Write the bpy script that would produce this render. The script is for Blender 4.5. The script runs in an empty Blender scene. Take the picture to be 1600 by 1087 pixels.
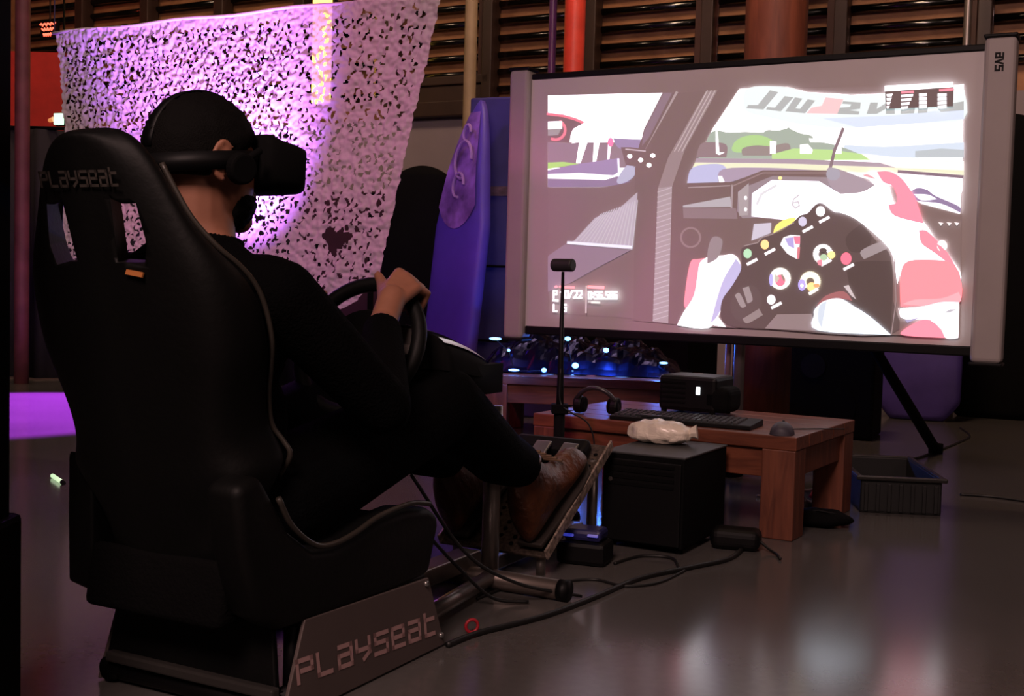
import bpy, bmesh, math, random
from mathutils import Vector, Matrix, Euler, noise
random.seed(7)
S = bpy.context.scene
COL = S.collection
R_ = math.radians

# ------------------------------------------------------------------ camera
PITCH, ROLL, FPX, CAMH = R_(3.2), R_(1.55), 1850.0, 0.72
cF = Vector((0, math.cos(PITCH), -math.sin(PITCH)))
cU0 = Vector((0, math.sin(PITCH), math.cos(PITCH)))
cR0 = Vector((1, 0, 0))
cR = cR0*math.cos(ROLL) + cU0*math.sin(ROLL)
cU = cU0*math.cos(ROLL) - cR0*math.sin(ROLL)
CAM = Vector((0, 0, CAMH))
cd = bpy.data.cameras.new('camera'); co = bpy.data.objects.new('camera', cd); COL.objects.link(co)
cd.sensor_width = 36; cd.lens = FPX/1600*36; cd.clip_start = .05
mw = Matrix.Identity(4)
for i in range(3):
    mw[i][0] = cR[i]; mw[i][1] = cU[i]; mw[i][2] = -cF[i]; mw[i][3] = CAM[i]
co.matrix_world = mw
S.camera = co
S.view_settings.view_transform = 'Standard'; S.view_settings.look = 'None'
S.view_settings.gamma = 1; S.view_settings.use_curve_mapping = False
S.view_settings.exposure = 0.0

# ------------------------------------------------------------------ world + lights
w = bpy.data.worlds.new('night'); S.world = w; w.use_nodes = True
w.node_tree.nodes['Background'].inputs[0].default_value = (.5, .35, .45, 1)
w.node_tree.nodes['Background'].inputs[1].default_value = .004

def aim(o, p, t):
    o.location = p
    o.rotation_euler = (Vector(t)-Vector(p)).to_track_quat('-Z', 'Y').to_euler()

def area(name, p, t, size, power, color):
    l = bpy.data.lights.new(name, 'AREA'); l.size = size; l.energy = power; l.color = color
    o = bpy.data.objects.new(name, l); COL.objects.link(o); aim(o, p, t); return o

def spot(name, p, t, deg, power, color, blend=.4, size=.05):
    l = bpy.data.lights.new(name, 'SPOT'); l.spot_size = R_(deg); l.energy = power; l.color = color
    l.spot_blend = blend; l.shadow_soft_size = size
    o = bpy.data.objects.new(name, l); COL.objects.link(o); aim(o, p, t); return o

area('hall_lamp', (4.2, -2.6, 3.9), (1.2, 5.5, 1.0), 1.6, 30, (1, .66, .58))
area('hall_lamp', (-1.1, -1.8, 4.0), (-.5, 5.5, 1.1), 1.5, 205, (1, .66, .60))
area('added_wall_fill', (.8, 5.2, 5.0), (1.0, 8.8, 2.9), 1.2, 150, (1, .64, .42))  # unseen fill light, added to brighten the upper wall boards
area('added_wall_fill', (-3.4, 7.2, 5.0), (-3.6, 10.9, 2.9), 1.0, 80, (1, .64, .42))  # second added fill, lifts the left end of the same boards
spot('violet_net_spot', (-1.0, 3.665, .575), (-1.06, 4.225, 1.44), 66, 600, (.50, .16, 1.0), 1.0, .04)
spot('rose_net_spot', (-1.9, 2.2, 2.6), (-.82, 4.06, .82), 46, 115, (1, .17, .60), .6, .12)
spot('violet_floor_spot', (-1.9, 7.3, 2.3), (-2.5, 6.05, 0), 40, 4600, (.50, .05, 1.0), .25, .03)
spot('violet_board_spot', (-1.0, 5.55, 2.3), (.25, 6.25, .75), 62, 12, (.30, .06, 1.0), .8, .06)
spot('red_wall_spot', (-4.4, 8.6, 3.3), (-4.5, 11.0, 2.0), 80, 28, (1, .05, .02), .7, .1)
spot('red_pole_spot', (-.6, 6.2, 3.4), (.25, 7.5, 2.1), 40, 26, (1, .16, .06), .6, .1)
spot('red_table_spot', (-1.5, 4.4, 2.5), (.2, 5.5, .2), 40, 24, (1, .05, .08), .6, .1)

# ------------------------------------------------------------------ pixel -> world helpers (1600x1087 frame)
def ray(x, y): return cF*FPX + cR*(x-800) + cU*(543.5-y)
def at(x, y, d): v = ray(x, y); return CAM + v*(d/v.y)
def onz(x, y, z=0.0): v = ray(x, y); return CAM + v*((z-CAMH)/v.z)
def onplane(x, y, p0, n): v = ray(x, y); return CAM + v*((p0-CAM).dot(n)/v.dot(n))

# ------------------------------------------------------------------ materials
MATS = {}
def mat(name, color, rough=.6, metal=0., var=.15, scale=8., spec=.5, bump=0., bscale=60., emit=None, estr=0., coat=0.):
    if name in MATS: return MATS[name]
    m = bpy.data.materials.new(name); m.use_nodes = True
    nt = m.node_tree; b = nt.nodes['Principled BSDF']
    b.inputs['Roughness'].default_value = rough; b.inputs['Metallic'].default_value = metal
    b.inputs['Specular IOR Level'].default_value = spec
    b.inputs['Coat Weight'].default_value = coat
    tc = nt.nodes.new('ShaderNodeTexCoord')
    n = nt.nodes.new('ShaderNodeTexNoise'); n.inputs['Scale'].default_value = scale; n.inputs['Detail'].default_value = 5
    nt.links.new(tc.outputs['Object'], n.inputs['Vector'])
    r = nt.nodes.new('ShaderNodeValToRGB')
    r.color_ramp.elements[0].position = .3; r.color_ramp.elements[1].position = .7
    r.color_ramp.elements[0].color = [c*(1-var) for c in color]+[1]
    r.color_ramp.elements[1].color = [min(1, c*(1+var)) for c in color]+[1]
    nt.links.new(n.outputs['Fac'], r.inputs['Fac']); nt.links.new(r.outputs['Color'], b.inputs['Base Color'])
    if bump:
        n2 = nt.nodes.new('ShaderNodeTexNoise'); n2.inputs['Scale'].default_value = bscale
        nt.links.new(tc.outputs['Object'], n2.inputs['Vector'])
        bp = nt.nodes.new('ShaderNodeBump'); bp.inputs['Strength'].default_value = bump; bp.inputs['Distance'].default_value = .01
        nt.links.new(n2.outputs['Fac'], bp.inputs['Height']); nt.links.new(bp.outputs['Normal'], b.inputs['Normal'])
    if emit:
        b.inputs['Emission Color'].default_value = list(emit)+[1]; b.inputs['Emission Strength'].default_value = estr
    MATS[name] = m; return m

def wood(name, c1, c2, rough=.5, axis=0, sc=6.):
    if name in MATS: return MATS[name]
    m = bpy.data.materials.new(name); m.use_nodes = True
    nt = m.node_tree; b = nt.nodes['Principled BSDF']; b.inputs['Roughness'].default_value = rough
    tc = nt.nodes.new('ShaderNodeTexCoord'); mp = nt.nodes.new('ShaderNodeMapping')
    s = [sc*4]*3; s[axis] = sc*.5; mp.inputs['Scale'].default_value = s
    n = nt.nodes.new('ShaderNodeTexNoise'); n.inputs['Scale'].default_value = 1.5; n.inputs['Detail'].default_value = 8; n.inputs['Distortion'].default_value = 1.2
    r = nt.nodes.new('ShaderNodeValToRGB'); r.color_ramp.elements[0].position = .32; r.color_ramp.elements[1].position = .68
    r.color_ramp.elements[0].color = list(c1)+[1]; r.color_ramp.elements[1].color = list(c2)+[1]
    nt.links.new(tc.outputs['Object'], mp.inputs['Vector']); nt.links.new(mp.outputs['Vector'], n.inputs['Vector'])
    nt.links.new(n.outputs['Fac'], r.inputs['Fac']); nt.links.new(r.outputs['Color'], b.inputs['Base Color'])
    bp = nt.nodes.new('ShaderNodeBump'); bp.inputs['Strength'].default_value = .25; bp.inputs['Distance'].default_value = .004
    nt.links.new(n.outputs['Fac'], bp.inputs['Height']); nt.links.new(bp.outputs['Normal'], b.inputs['Normal'])
    MATS[name] = m; return m

def lamp_mat(name, color, strength):
    return mat(name, (.3, .3, .3), .4, emit=color, estr=strength)

def floor_mat():
    m = bpy.data.materials.new('polished_concrete'); m.use_nodes = True
    nt = m.node_tree; b = nt.nodes['Principled BSDF']
    tc = nt.nodes.new('ShaderNodeTexCoord')
    n = nt.nodes.new('ShaderNodeTexNoise'); n.inputs['Scale'].default_value = 1.3; n.inputs['Detail'].default_value = 8
    n3 = nt.nodes.new('ShaderNodeTexNoise'); n3.inputs['Scale'].default_value = 45; n3.inputs['Detail'].default_value = 4
    mx = nt.nodes.new('ShaderNodeMix'); mx.data_type = 'FLOAT'; mx.inputs[0].default_value = .35
    r = nt.nodes.new('ShaderNodeValToRGB'); r.color_ramp.elements[0].position = .3; r.color_ramp.elements[1].position = .75
    r.color_ramp.elements[0].color = (.075, .070, .066, 1); r.color_ramp.elements[1].color = (.115, .108, .102, 1)
    for q in (n, n3): nt.links.new(tc.outputs['Object'], q.inputs['Vector'])
    nt.links.new(n.outputs['Fac'], mx.inputs[2]); nt.links.new(n3.outputs['Fac'], mx.inputs[3])
    nt.links.new(mx.outputs[0], r.inputs['Fac']); nt.links.new(r.outputs['Color'], b.inputs['Base Color'])
    rr = nt.nodes.new('ShaderNodeMapRange'); rr.inputs['To Min'].default_value = .13; rr.inputs['To Max'].default_value = .20
    nt.links.new(n.outputs['Fac'], rr.inputs['Value']); nt.links.new(rr.outputs['Result'], b.inputs['Roughness'])
    b.inputs['Specular IOR Level'].default_value = .5
    return m

M_BLACK = mat('black_vinyl', (.0020, .0022, .0021), .58, var=.2, bump=.06, bscale=90, spec=.22)
M_BLACKFAB = mat('black_fabric', (.002, .002, .0022), .9, spec=.1, bump=.3, bscale=160)
M_SWEATER = mat('black_sweater', (.002, .002, .0022), .95, spec=.04, bump=.4, bscale=200)
M_TROUSER = mat('dark_trousers', (.0018, .002, .0023), .9, spec=.05, bump=.3, bscale=220)
M_PLASTIC = mat('black_plastic', (.0026, .0026, .003), .52, spec=.2)
M_MATTE = mat('matte_black', (.0025, .0025, .0027), .85, spec=.1)
M_STEEL = mat('grey_steel', (.30, .27, .25), .38, .85)
M_SILVER = mat('silver_trim', (.6, .6, .58), .28, .9)
M_PANEL = mat('brushed_panel', (.105, .080, .074), .5, .1, var=.08)
M_LOGO = mat('pale_lettering', (.50, .31, .30), .6, var=.05)
M_LOGODIM = mat('dim_lettering', (.05, .042, .036), .6, var=.25, scale=60)
M_SKIN = mat('skin', (.30, .125, .075), .55, var=.12, scale=20)
M_HAIR = mat('dark_hair', (.003, .0026, .0024), .8, bump=.3, bscale=400, spec=.12)
M_BOOT = mat('brown_leather', (.085, .027, .010), .40, var=.45, scale=18, bump=.3)
M_SOLE = mat('dark_sole', (.02, .014, .011), .7)
M_CABLE = mat('black_cable', (.006, .006, .006), .5)
M_WOOD = wood('table_wood', (.085, .022, .011), (.18, .052, .024), .45, 0)
M_WOODY = wood('leg_wood', (.085, .023, .012), (.17, .050, .024), .55, 2)
M_WHITE = mat('white_paint', (.62, .56, .56), .55, var=.03)

# ------------------------------------------------------------------ mesh builder
class MB:
    def __init__(s): s.v = []; s.f = []; s.m = []; s.mi = 0
    def add(s, vs, fs):
        k = len(s.v); s.v += [tuple(v) for v in vs]
        for f in fs: s.f.append([i+k for i in f]); s.m.append(s.mi)
        return s
    def box(s, c, size, rot=None):
        c = Vector(c); h = Vector(size)/2
        vs = [Vector((sx*h.x, sy*h.y, sz*h.z)) for sx in (-1, 1) for sy in (-1, 1) for sz in (-1, 1)]
        if rot is not None:
            m = rot if isinstance(rot, Matrix) else Euler(rot).to_matrix()
            vs = [m @ v for v in vs]
        return s.add([v+c for v in vs], [(0,1,3,2),(4,6,7,5),(0,4,5,1),(2,3,7,6),(0,2,6,4),(1,5,7,3)])
    def ring_frame(s, d):
        d = d.normalized(); a = Vector((0,0,1)) if abs(d.z) < .9 else Vector((1,0,0))
        u = d.cross(a).normalized(); return u, d.cross(u).normalized()
    def tube(s, pts, r, n=12, cap=True, radii=None):
        pts = [Vector(p) for p in pts]; N = len(pts); rings = []
        u = None
        for i, p in enumerate(pts):
            d = (pts[min(i+1, N-1)]-pts[max(i-1, 0)])
            if d.length < 1e-9: d = Vector((0,0,1))
            d.normalize()
            if u is None: u, v = s.ring_frame(d)
            else:
                u = (u - d*u.dot(d))
                if u.length < 1e-6: u, _ = s.ring_frame(d)
                u.normalize()
            v = d.cross(u)
            rr = radii[i] if radii else r
            rings.append([p+u*rr*math.cos(2*math.pi*k/n)+v*rr*math.sin(2*math.pi*k/n) for k in range(n)])
        vs = [q for ring in rings for q in ring]; fs = []
        for i in range(N-1):
            for k in range(n):
                fs.append((i*n+k, i*n+(k+1) % n, (i+1)*n+(k+1) % n, (i+1)*n+k))
        if cap: fs.append(tuple(range(n))[::-1]); fs.append(tuple(range((N-1)*n, N*n)))
        return s.add(vs, fs)
    def cyl(s, a, b, r, r2=None, n=20): return s.tube([a, b], r, n, True, [r, r if r2 is None else r2])
    def ell(s, c, rad, rot=None, nu=20, nv=12):
        c = Vector(c); vs = []; fs = []
        m = Matrix.Identity(3) if rot is None else (rot if isinstance(rot, Matrix) else Euler(rot).to_matrix())
        for j in range(1, nv):
            t = math.pi*j/nv
            for i in range(nu):
                p = 2*math.pi*i/nu
                vs.append(c + m @ Vector((rad[0]*math.sin(t)*math.cos(p), rad[1]*math.sin(t)*math.sin(p), rad[2]*math.cos(t))))
        top = len(vs); vs.append(c+m @ Vector((0,0,rad[2]))); vs.append(c+m @ Vector((0,0,-rad[2])))
        for j in range(nv-2):
            for i in range(nu):
                fs.append((j*nu+i, (j+1)*nu+i, (j+1)*nu+(i+1) % nu, j*nu+(i+1) % nu))
        for i in range(nu):
            fs.append((top, i, (i+1) % nu)); k = (nv-2)*nu
            fs.append((top+1, k+(i+1) % nu, k+i))
        return s.add(vs, fs)
    def capsule(s, a, b, ra, rb, n=16):
        a = Vector(a); b = Vector(b); d = (b-a).normalized(); pts = []; rad = []
        for k in range(5, 0, -1):
            t = math.pi/2*k/5.2; pts.append(a-d*ra*math.sin(t)); rad.append(max(ra*math.cos(t), .0005))
        pts.append(a); rad.append(ra); pts.append(b); rad.append(rb)
        for k in range(1, 6):
            t = math.pi/2*k/5.2; pts.append(b+d*rb*math.sin(t)); rad.append(max(rb*math.cos(t), .0005))
        return s.tube(pts, 0, n, True, rad)
    def prism(s, poly, origin, ax, ay, thick):
        """polygon in the plane (ax, ay) pushed along ax x ay by thick"""
        o = Vector(origin); ax = Vector(ax); ay = Vector(ay); nn = ax.cross(ay).normalized()*thick
        n = len(poly); a = [o+ax*p[0]+ay*p[1] for p in poly]; b = [q+nn for q in a]
        fs = [tuple(range(n))[::-1], tuple(range(n, 2*n))]
        for i in range(n): fs.append((i, (i+1) % n, n+(i+1) % n, n+i))
        return s.add(a+b, fs)
    def grid(s, P, nu, nv, closed_u=False):
        vs = [p for row in P for p in row]; fs = []
        for j in range(nv-1):
            for i in range(nu if closed_u else nu-1):
                fs.append((j*nu+i, j*nu+(i+1) % nu, (j+1)*nu+(i+1) % nu, (j+1)*nu+i))
        return s.add(vs, fs)
    def build(s, name, m, parent=None, smooth=False, bevel=0., sub=0, seg=2, loc=None):
        me = bpy.data.meshes.new(name); me.from_pydata(s.v, [], s.f)
        mats = m if isinstance(m, list) else [m]
        for q in mats: me.materials.append(q)
        if len(mats) > 1: me.polygons.foreach_set('material_index', s.m)
        bm = bmesh.new(); bm.from_mesh(me); bmesh.ops.recalc_face_normals(bm, faces=bm.faces); bm.to_mesh(me); bm.free()
        o = bpy.data.objects.new(name, me); COL.objects.link(o)
        if parent: o.parent = parent
        if loc is not None: o.location = loc
        if smooth: me.polygons.foreach_set('use_smooth', [True]*len(me.polygons))
        if bevel:
            b = o.modifiers.new('b', 'BEVEL'); b.width = bevel; b.segments = seg; b.limit_method = 'ANGLE'; b.angle_limit = R_(40)
        if sub:
            q = o.modifiers.new('s', 'SUBSURF'); q.levels = sub; q.render_levels = sub
        return o

def tag(o, label=None, cat=None, group=None, kind=None):
    if label: o['label'] = label
    if cat: o['category'] = cat
    if group: o['group'] = group
    if kind: o['kind'] = kind
    return o

def thing(name, label, cat, loc=(0,0,0), rz=0., group=None):
    o = bpy.data.objects.new(name, None); COL.objects.link(o); o.location = loc; o.rotation_euler = (0,0,rz)
    o.empty_display_size = .05
    return tag(o, label, cat, group)

def part_label(o, t): o['label'] = t; return o

def curve_pts(ctrl, n=10):
    """Catmull-Rom through control points"""
    c = [Vector(p) for p in ctrl]; c = [c[0]*2-c[1]]+c+[c[-1]*2-c[-2]]; out = []
    for i in range(1, len(c)-2):
        p0, p1, p2, p3 = c[i-1:i+3]
        for k in range(n):
            t = k/n
            out.append(.5*((2*p1)+(p2-p0)*t+(2*p0-5*p1+4*p2-p3)*t*t+(3*p1-p0-3*p2+p3)*t**3))
    out.append(c[-2]); return out

# stroke letters, unit box
GL = {
 'P': [[(0,0),(0,1),(.9,1),(.9,.5),(.25,.5)]], 'L': [[(0,1),(0,0),(.8,0)]],
 'a': [[(.1,1),(.9,1),(.9,0),(.05,0),(.05,.55),(.8,.55)]], 'Y': [[(0,1),(0,.5),(.9,.5)],[(.9,1),(.9,.3),(.45,0)]],
 's': [[(.95,1),(.05,1),(.05,.55),(.9,.55),(.9,0),(0,0)]], 'e': [[(.9,0),(.05,0),(.05,1),(.9,1),(.9,.5),(.2,.5)]],
 't': [[(.1,1.15),(.1,0),(.8,0)],[(.1,.85),(.8,.85)]],
 '0': [[(.1,0),(.9,0),(.9,1),(.1,1),(.1,0)]], '1': [[(.2,.8),(.5,1),(.5,0)]], '2': [[(0,1),(.9,1),(.9,.5),(0,0),(.9,0)]],
 '5': [[(.9,1),(.1,1),(.1,.55),(.9,.55),(.9,0),(0,0)]], '6': [[(.9,1),(.1,1),(.1,0),(.9,0),(.9,.52),(.1,.52)]],
 '8': [[(.1,0),(.9,0),(.9,1),(.1,1),(.1,0)],[(.1,.5),(.9,.5)]], '/': [[(0,0),(.8,1)]], ':': [[(.4,.2),(.4,.3)],[(.4,.7),(.4,.8)]], '.': [[(.4,0),(.4,.1)]],
 'v': [[(0,1),(.45,0),(.9,1)]],
}
def strokes(text, w, h, gap, th):
    """list of quads (2D) for text, origin at lower left"""
    out = []; x = 0
    for ch in text:
        if ch == ' ': x += w*.6; continue
        ww = w*.4 if ch in ':.' else w
        for pl in GL[ch]:
            p = [(x+a*ww, b*h) for a, b in pl]
            for i in range(len(p)-1):
                (x0, y0), (x1, y1) = p[i], p[i+1]; dx, dy = x1-x0, y1-y0; l = math.hypot(dx, dy) or 1
                dx, dy = dx/l*th/2, dy/l*th/2
                out.append([(x0-dx+dy, y0-dy-dx), (x1+dx+dy, y1+dy-dx), (x1+dx-dy, y1+dy+dx), (x0-dx-dy, y0-dy+dx)])
        x += ww+gap
    return out

# ------------------------------------------------------------------ setting
WU = Vector((math.cos(R_(28)), -math.sin(R_(28)), 0))       # the long wall, the net and the screen all run this way
WN = Vector((-math.sin(R_(28)), -math.cos(R_(28)), 0))      # towards the camera
def wall(u, z=0., out=0.): return Vector((0, 9.3, 0)) + WU*u + WN*out + Vector((0,0,z))
CEIL = 5.2

m = MB(); m.box((0, 5, -.05), (18, 20, .1)); o = m.build('floor', floor_mat()); o['kind'] = 'structure'
m = MB(); m.box((0, 5, CEIL+.05), (18, 20, .1)); o = m.build('ceiling', mat('dark_ceiling', (.02, .018, .018), .9)); o['kind'] = 'structure'
M_PALE = mat('pale_wall', (.26, .22, .24), .8, var=.08, scale=3)
M_BROWN = wood('warm_boards', (.26, .115, .050), (.40, .19, .085), .6, 0, 1.2)
M_FRAME = mat('dark_frame', (.035, .017, .012), .5)
M_BAR = mat('black_gloss_bar', (.10, .105, .10), .2, 1.0)
rotw = Matrix(((WU.x, WN.x, 0), (WU.y, WN.y, 0), (0, 0, 1)))
def wbox(m, u0, u1, z0, z1, o0, o1):
    return m.box(wall((u0+u1)/2, (z0+z1)/2, (o0+o1)/2), (u1-u0, abs(o1-o0), z1-z0), rotw)
m = MB(); wbox(m, -8, 8, 0, 2.02, -.2, 0); o = m.build('wall_back', M_PALE); o['kind'] = 'structure'
m = MB(); wbox(m, -8, 8, 2.02, CEIL, -.22, -.12); m2 = m.build('boards_behind', M_BROWN, o); m2.parent = o
m = MB(); m.box((-8.9, 5, CEIL/2), (.2, 20, CEIL)); o2 = m.build('wall_left', mat('dark_wall', (.03, .022, .024), .9)); o2['kind'] = 'structure'
m = MB(); m.box((8.9, 5, CEIL/2), (.2, 20, CEIL)); o2 = m.build('wall_right', MATS['dark_wall']); o2['kind'] = 'structure'
m = MB(); wbox(m, -1.2, -.24, 2.27, 2.34, 0, .07); wbox(m, -1.2, -.24, 2.02, 2.14, 0, .10); wbox(m, -1.2, -.24, 2.14, 2.27, 0, .05)
o2 = m.build('trim_1', M_FRAME, bevel=.008); o2['kind'] = 'structure'
mull = [-5.6, -4.75, -3.9, -3.0, -2.1, -1.18, -.26, .62, 1.53, 2.47, 3.38, 4.3]
glass = bpy.data.materials.new('window_glass'); glass.use_nodes = True
nt = glass.node_tree; nt.nodes.remove(nt.nodes['Principled BSDF'])
gt = nt.nodes.new('ShaderNodeBsdfTransparent'); gg = nt.nodes.new('ShaderNodeBsdfGlossy'); gg.inputs['Roughness'].default_value = .04
lw = nt.nodes.new('ShaderNodeLayerWeight'); pw_ = nt.nodes.new('ShaderNodeMath'); pw_.operation = 'POWER'; pw_.inputs[1].default_value = 5
gf = nt.nodes.new('ShaderNodeMath'); gf.operation = 'MULTIPLY_ADD'; gf.inputs[1].default_value = .9; gf.inputs[2].default_value = .035
nt.links.new(lw.outputs['Facing'], pw_.inputs[0]); nt.links.new(pw_.outputs[0], gf.inputs[0]); gm = nt.nodes.new('ShaderNodeMixShader')
nt.links.new(gf.outputs[0], gm.inputs[0]); nt.links.new(gt.outputs[0], gm.inputs[1]); nt.links.new(gg.outputs[0], gm.inputs[2])
nt.links.new(gm.outputs[0], nt.nodes['Material Output'].inputs['Surface'])
bar_mesh = None
for i in range(len(mull)-1):
    a, b = mull[i], mull[i+1]
    root = bpy.data.objects.new('window_%d' % (i+1), None); COL.objects.link(root); root['kind'] = 'structure'
    root.location = wall((a+b)/2, 2.2, 0); root.rotation_euler = (0, 0, -R_(28))
    hw = (b-a)/2
    m = MB(); m.box((hw, .0, .9), (.085, .14, 1.9)); m.build('mullion', M_FRAME, root, bevel=.006)
    m = MB(); m.box((hw-.075, .01, .9), (.05, .08, 1.9)); m.build('side_frame', mat('frame_edge', (.06, .022, .016), .58), root, bevel=.004)
    m = MB(); m.box((0, -.045, .9), (2*hw-.1, .006, 1.9)); m.build('pane', glass, root)
    for k in range(11):
        m = MB(); m.tube([(-hw, .06, .035+.132*k), (hw, .06, .035+.132*k)], .026, 14)
        m.build('bar', M_BAR, root, smooth=True)

# log pillar, red pole and the left-hand post
def pole_struct(name, x, d, r, z1, mt, label, n=24, wob=.0):
    p = at(x, 450, d); pts = [(p.x, p.y, z1*k/10) for k in range(11)]
    m = MB(); m.tube(pts, r, n, True, [r*(1+wob*math.sin(k*1.7)) for k in range(11)])
    o = m.build(name, mt, smooth=True); o['kind'] = 'structure'; o['label'] = label; return o
pole_struct('pillar', 1197, 6.4, .162, CEIL, wood('log_wood', (.13, .034, .018), (.24, .066, .032), .6, 2, 3), 'round reddish wooden pillar rising behind the projection screen', 28, .02)
pole_struct('pillar', 886, 7.6, .066, CEIL, mat('red_lacquer', (.55, .05, .03), .45, var=.2), 'thin round red pole behind the top of the screen')
pole_struct('pillar', 34, 7.4, .045, CEIL, mat('dull_red_paint', (.13, .035, .04), .6, var=.3), 'thin dull red post beside the dark column at the edge')
pole_struct('pillar', 852, 8.0, .026, CEIL, mat('violet_pipe', (.10, .03, .14), .4), 'slim purple pipe beside the red pole')
pole_struct('pillar', 1492, 7.3, .024, CEIL, M_STEEL, 'slim grey pipe above the top corner of the screen')
pole_struct('pillar', 726, 8.6, .045, CEIL, mat('olive_pipe', (.30, .22, .13), .6), 'pale olive pipe beside the edge of the white net')

# near dark column with wider plinth at the frame's left edge
xr = at(20, 500, 1.72).x; xp = at(37, 900, 1.74).x
m = MB(); m.box((xr-.1, 1.62, 1.6), (.2, .2, 3.2)); m.box((xp-.11, 1.62, .18), (.22, .24, .36))
o = m.build('column', M_MATTE, bevel=.01); o['kind'] = 'structure'; o['label'] = 'near black column with a wider plinth'

# red lit panel on the far wall, left
pc = at(42, 140, 11.2)
m = MB(); m.box((pc.x+.05, pc.y, 2.35), (.62, .06, .78)); m.box((pc.x+.05, pc.y-.02, 1.93), (.68, .1, .07))
o = m.build('wall_panel', mat('red_paint', (.40, .02, .015), .7), bevel=.005)
tag(o, 'dark red lit panel on the far wall left of the white net', 'panel')

# ------------------------------------------------------------------ racing cockpit
TH = R_(28); SO = Vector((-.546, 1.96, 0))
rig = thing('racing_cockpit', 'black racing simulator cockpit with bucket seat, wheel and pedals on a steel frame', 'simulator', SO, -TH)
rt = Vector((math.cos(TH), -math.sin(TH), 0)); fw = Vector((math.sin(TH), math.cos(TH), 0))
def wl(p): return SO + rt*p[0] + fw*p[1] + Vector((0, 0, p[2]))
def toloc(P): q = P-SO; return Vector((q.dot(rt), q.dot(fw), q.z))
def onr(x, y, r): return toloc(onplane(x, y, wl((r, 0, 0)), rt))

REC = R_(15); BY, BZ = -.042, .25
def bp(u, v, t): # back-plane coordinates -> local (t = thickness towards the driver)
    return Vector((u, BY - math.sin(REC)*v + math.cos(REC)*t, BZ + math.cos(REC)*v + math.sin(REC)*t))
prof = [(-.11, .10, .10), (-.04, .115, .11), (.06, .128, .12), (.105, .16, .125), (.145, .188, .13), (.17, .178, .13), (.20, .164, .125), (.25, .168, .125), (.30, .182, .125),
        (.345, .197, .12), (.40, .199, .115), (.44, .195, .105), (.475, .187, .085), (.51, .172, .06), (.555, .147, .045), (.60, .126, .042), (.64, .108, .042), (.672, .086, .04), (.690, .062, .038), (.700, .03, .036)]
m = MB(); rows = []
for v, wd, t in prof:
    cs = [(-wd, .012), (-wd*.75, -.004), (-wd*.4, -.010), (0, -.012), (wd*.4, -.010), (wd*.75, -.004), (wd, .012),
          (wd+.010, t*.55), (wd+.004, t), (wd-.022, t+.012), (wd*.72, t*.62), (wd*.4, .040), (0, .036), (-wd*.4, .040), (-wd*.72, t*.62), (-wd+.022, t+.012), (-wd-.004, t), (-wd-.010, t*.55)]
    rows.append([bp(u, v, q) for u, q in cs])
nu = len(rows[0]); m.grid(rows, nu, len(rows), True)
m.f.append(list(range(nu))); m.m.append(0); m.f.append(list(range((len(rows)-1)*nu, len(rows)*nu))); m.m.append(0)
back = m.build('backrest', M_BLACK, rig, smooth=True, sub=2)
cut = MB()
for sg in (-1, 1):
    poly = [(sg*.050, .505), (sg*.084, .498), (sg*.092, .530), (sg*.082, .588), (sg*.058, .598)]
    cu_, cv_ = sum(q[0] for q in poly)/5, sum(q[1] for q in poly)/5
    a = [bp(u, v, -.022) for u, v in poly]; b = [bp(u+(.085 if u > cu_ else -.085), v+(.02 if v > cv_ else -.02), .12) for u, v in poly]; n = len(poly)
    cut.add(a+b, [tuple(range(n)), tuple(range(n, 2*n))]+[(i, (i+1) % n, n+(i+1) % n, n+i) for i in range(n)])
cuto = cut.build('cutter', M_BLACK, rig)
bo = back.modifiers.new('holes', 'BOOLEAN'); bo.operation = 'DIFFERENCE'; bo.object = cuto; bo.solver = 'EXACT'
bpy.context.view_layer.update()
dg = bpy.context.evaluated_depsgraph_get()
me = bpy.data.meshes.new_from_object(back.evaluated_get(dg)); back.modifiers.clear(); back.data = me
bpy.data.objects.remove(cuto)
# piping along the front edges of the backrest
for sg in (-1, 1):
    pts = [bp(sg*(wd-.006), v, t+.012) for v, wd, t in prof[3:-3]]
    m = MB(); m.tube(curve_pts(pts, 4), .0045, 8); m.build('piping', mat('grey_piping', (.035, .030, .024), .4), rig, smooth=True)
# headrest lettering and tag
m = MB()
for q in strokes('PLaYseat', .0165, .021, .0042, .0042): m.add([bp(x-.081, .620+y, -.0155) for x, y in q], [(0,1,2,3)])
m.build('lettering', M_LOGODIM, rig)
m = MB(); m.box((0, 0, 0), (.034, .003, .008)); o = m.build('fabric_tag', mat('orange_tag', (.42, .14, .03), .7), rig)
o.location = onr(206, 414, .098) if False else bp(.075, .487, -.013); o.rotation_euler = (-REC, .12, 0); part_label(o, 'orange tag')
# seat side bolsters and cushion
side = [(-.115, .40), (-.06, .415), (-.02, .36), (.015, .312), (.075, .272), (.128, .264), (.19, .272), (.26, .289), (.36, .296), (.43, .286), (.468, .268), (.470, .245), (.44, .155), (.30, .15), (.0, .155), (-.06, .19), (-.10, .30)]
for sg in (-1, 1):
    m = MB(); x0 = .150 if sg > 0 else -.198
    m.prism([(max(y, -.062), z) if sg < 0 else (y, z) for y, z in side], (x0, 0, 0), (0, 1, 0), (0, 0, 1), .072 if sg > 0 else .058); m.build('side_bolster', M_BLACK, rig, smooth=True, bevel=.018, seg=4)
m = MB(); m.prism([(-.08, .16), (.45, .155), (.475, .20), (.46, .255), (.40, .272), (.20, .235), (.02, .235), (-.06, .27)], (-.145, 0, 0), (0, 1, 0), (0, 0, 1), .30)
m.build('seat_cushion', M_BLACKFAB, rig, smooth=True, bevel=.015, seg=3)
pp = [(.222, y, z) for y, z in ((-.02, .372), (.015, .322), (.075, .281), (.128, .273), (.19, .281), (.26, .298), (.36, .305), (.43, .294))]
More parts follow.
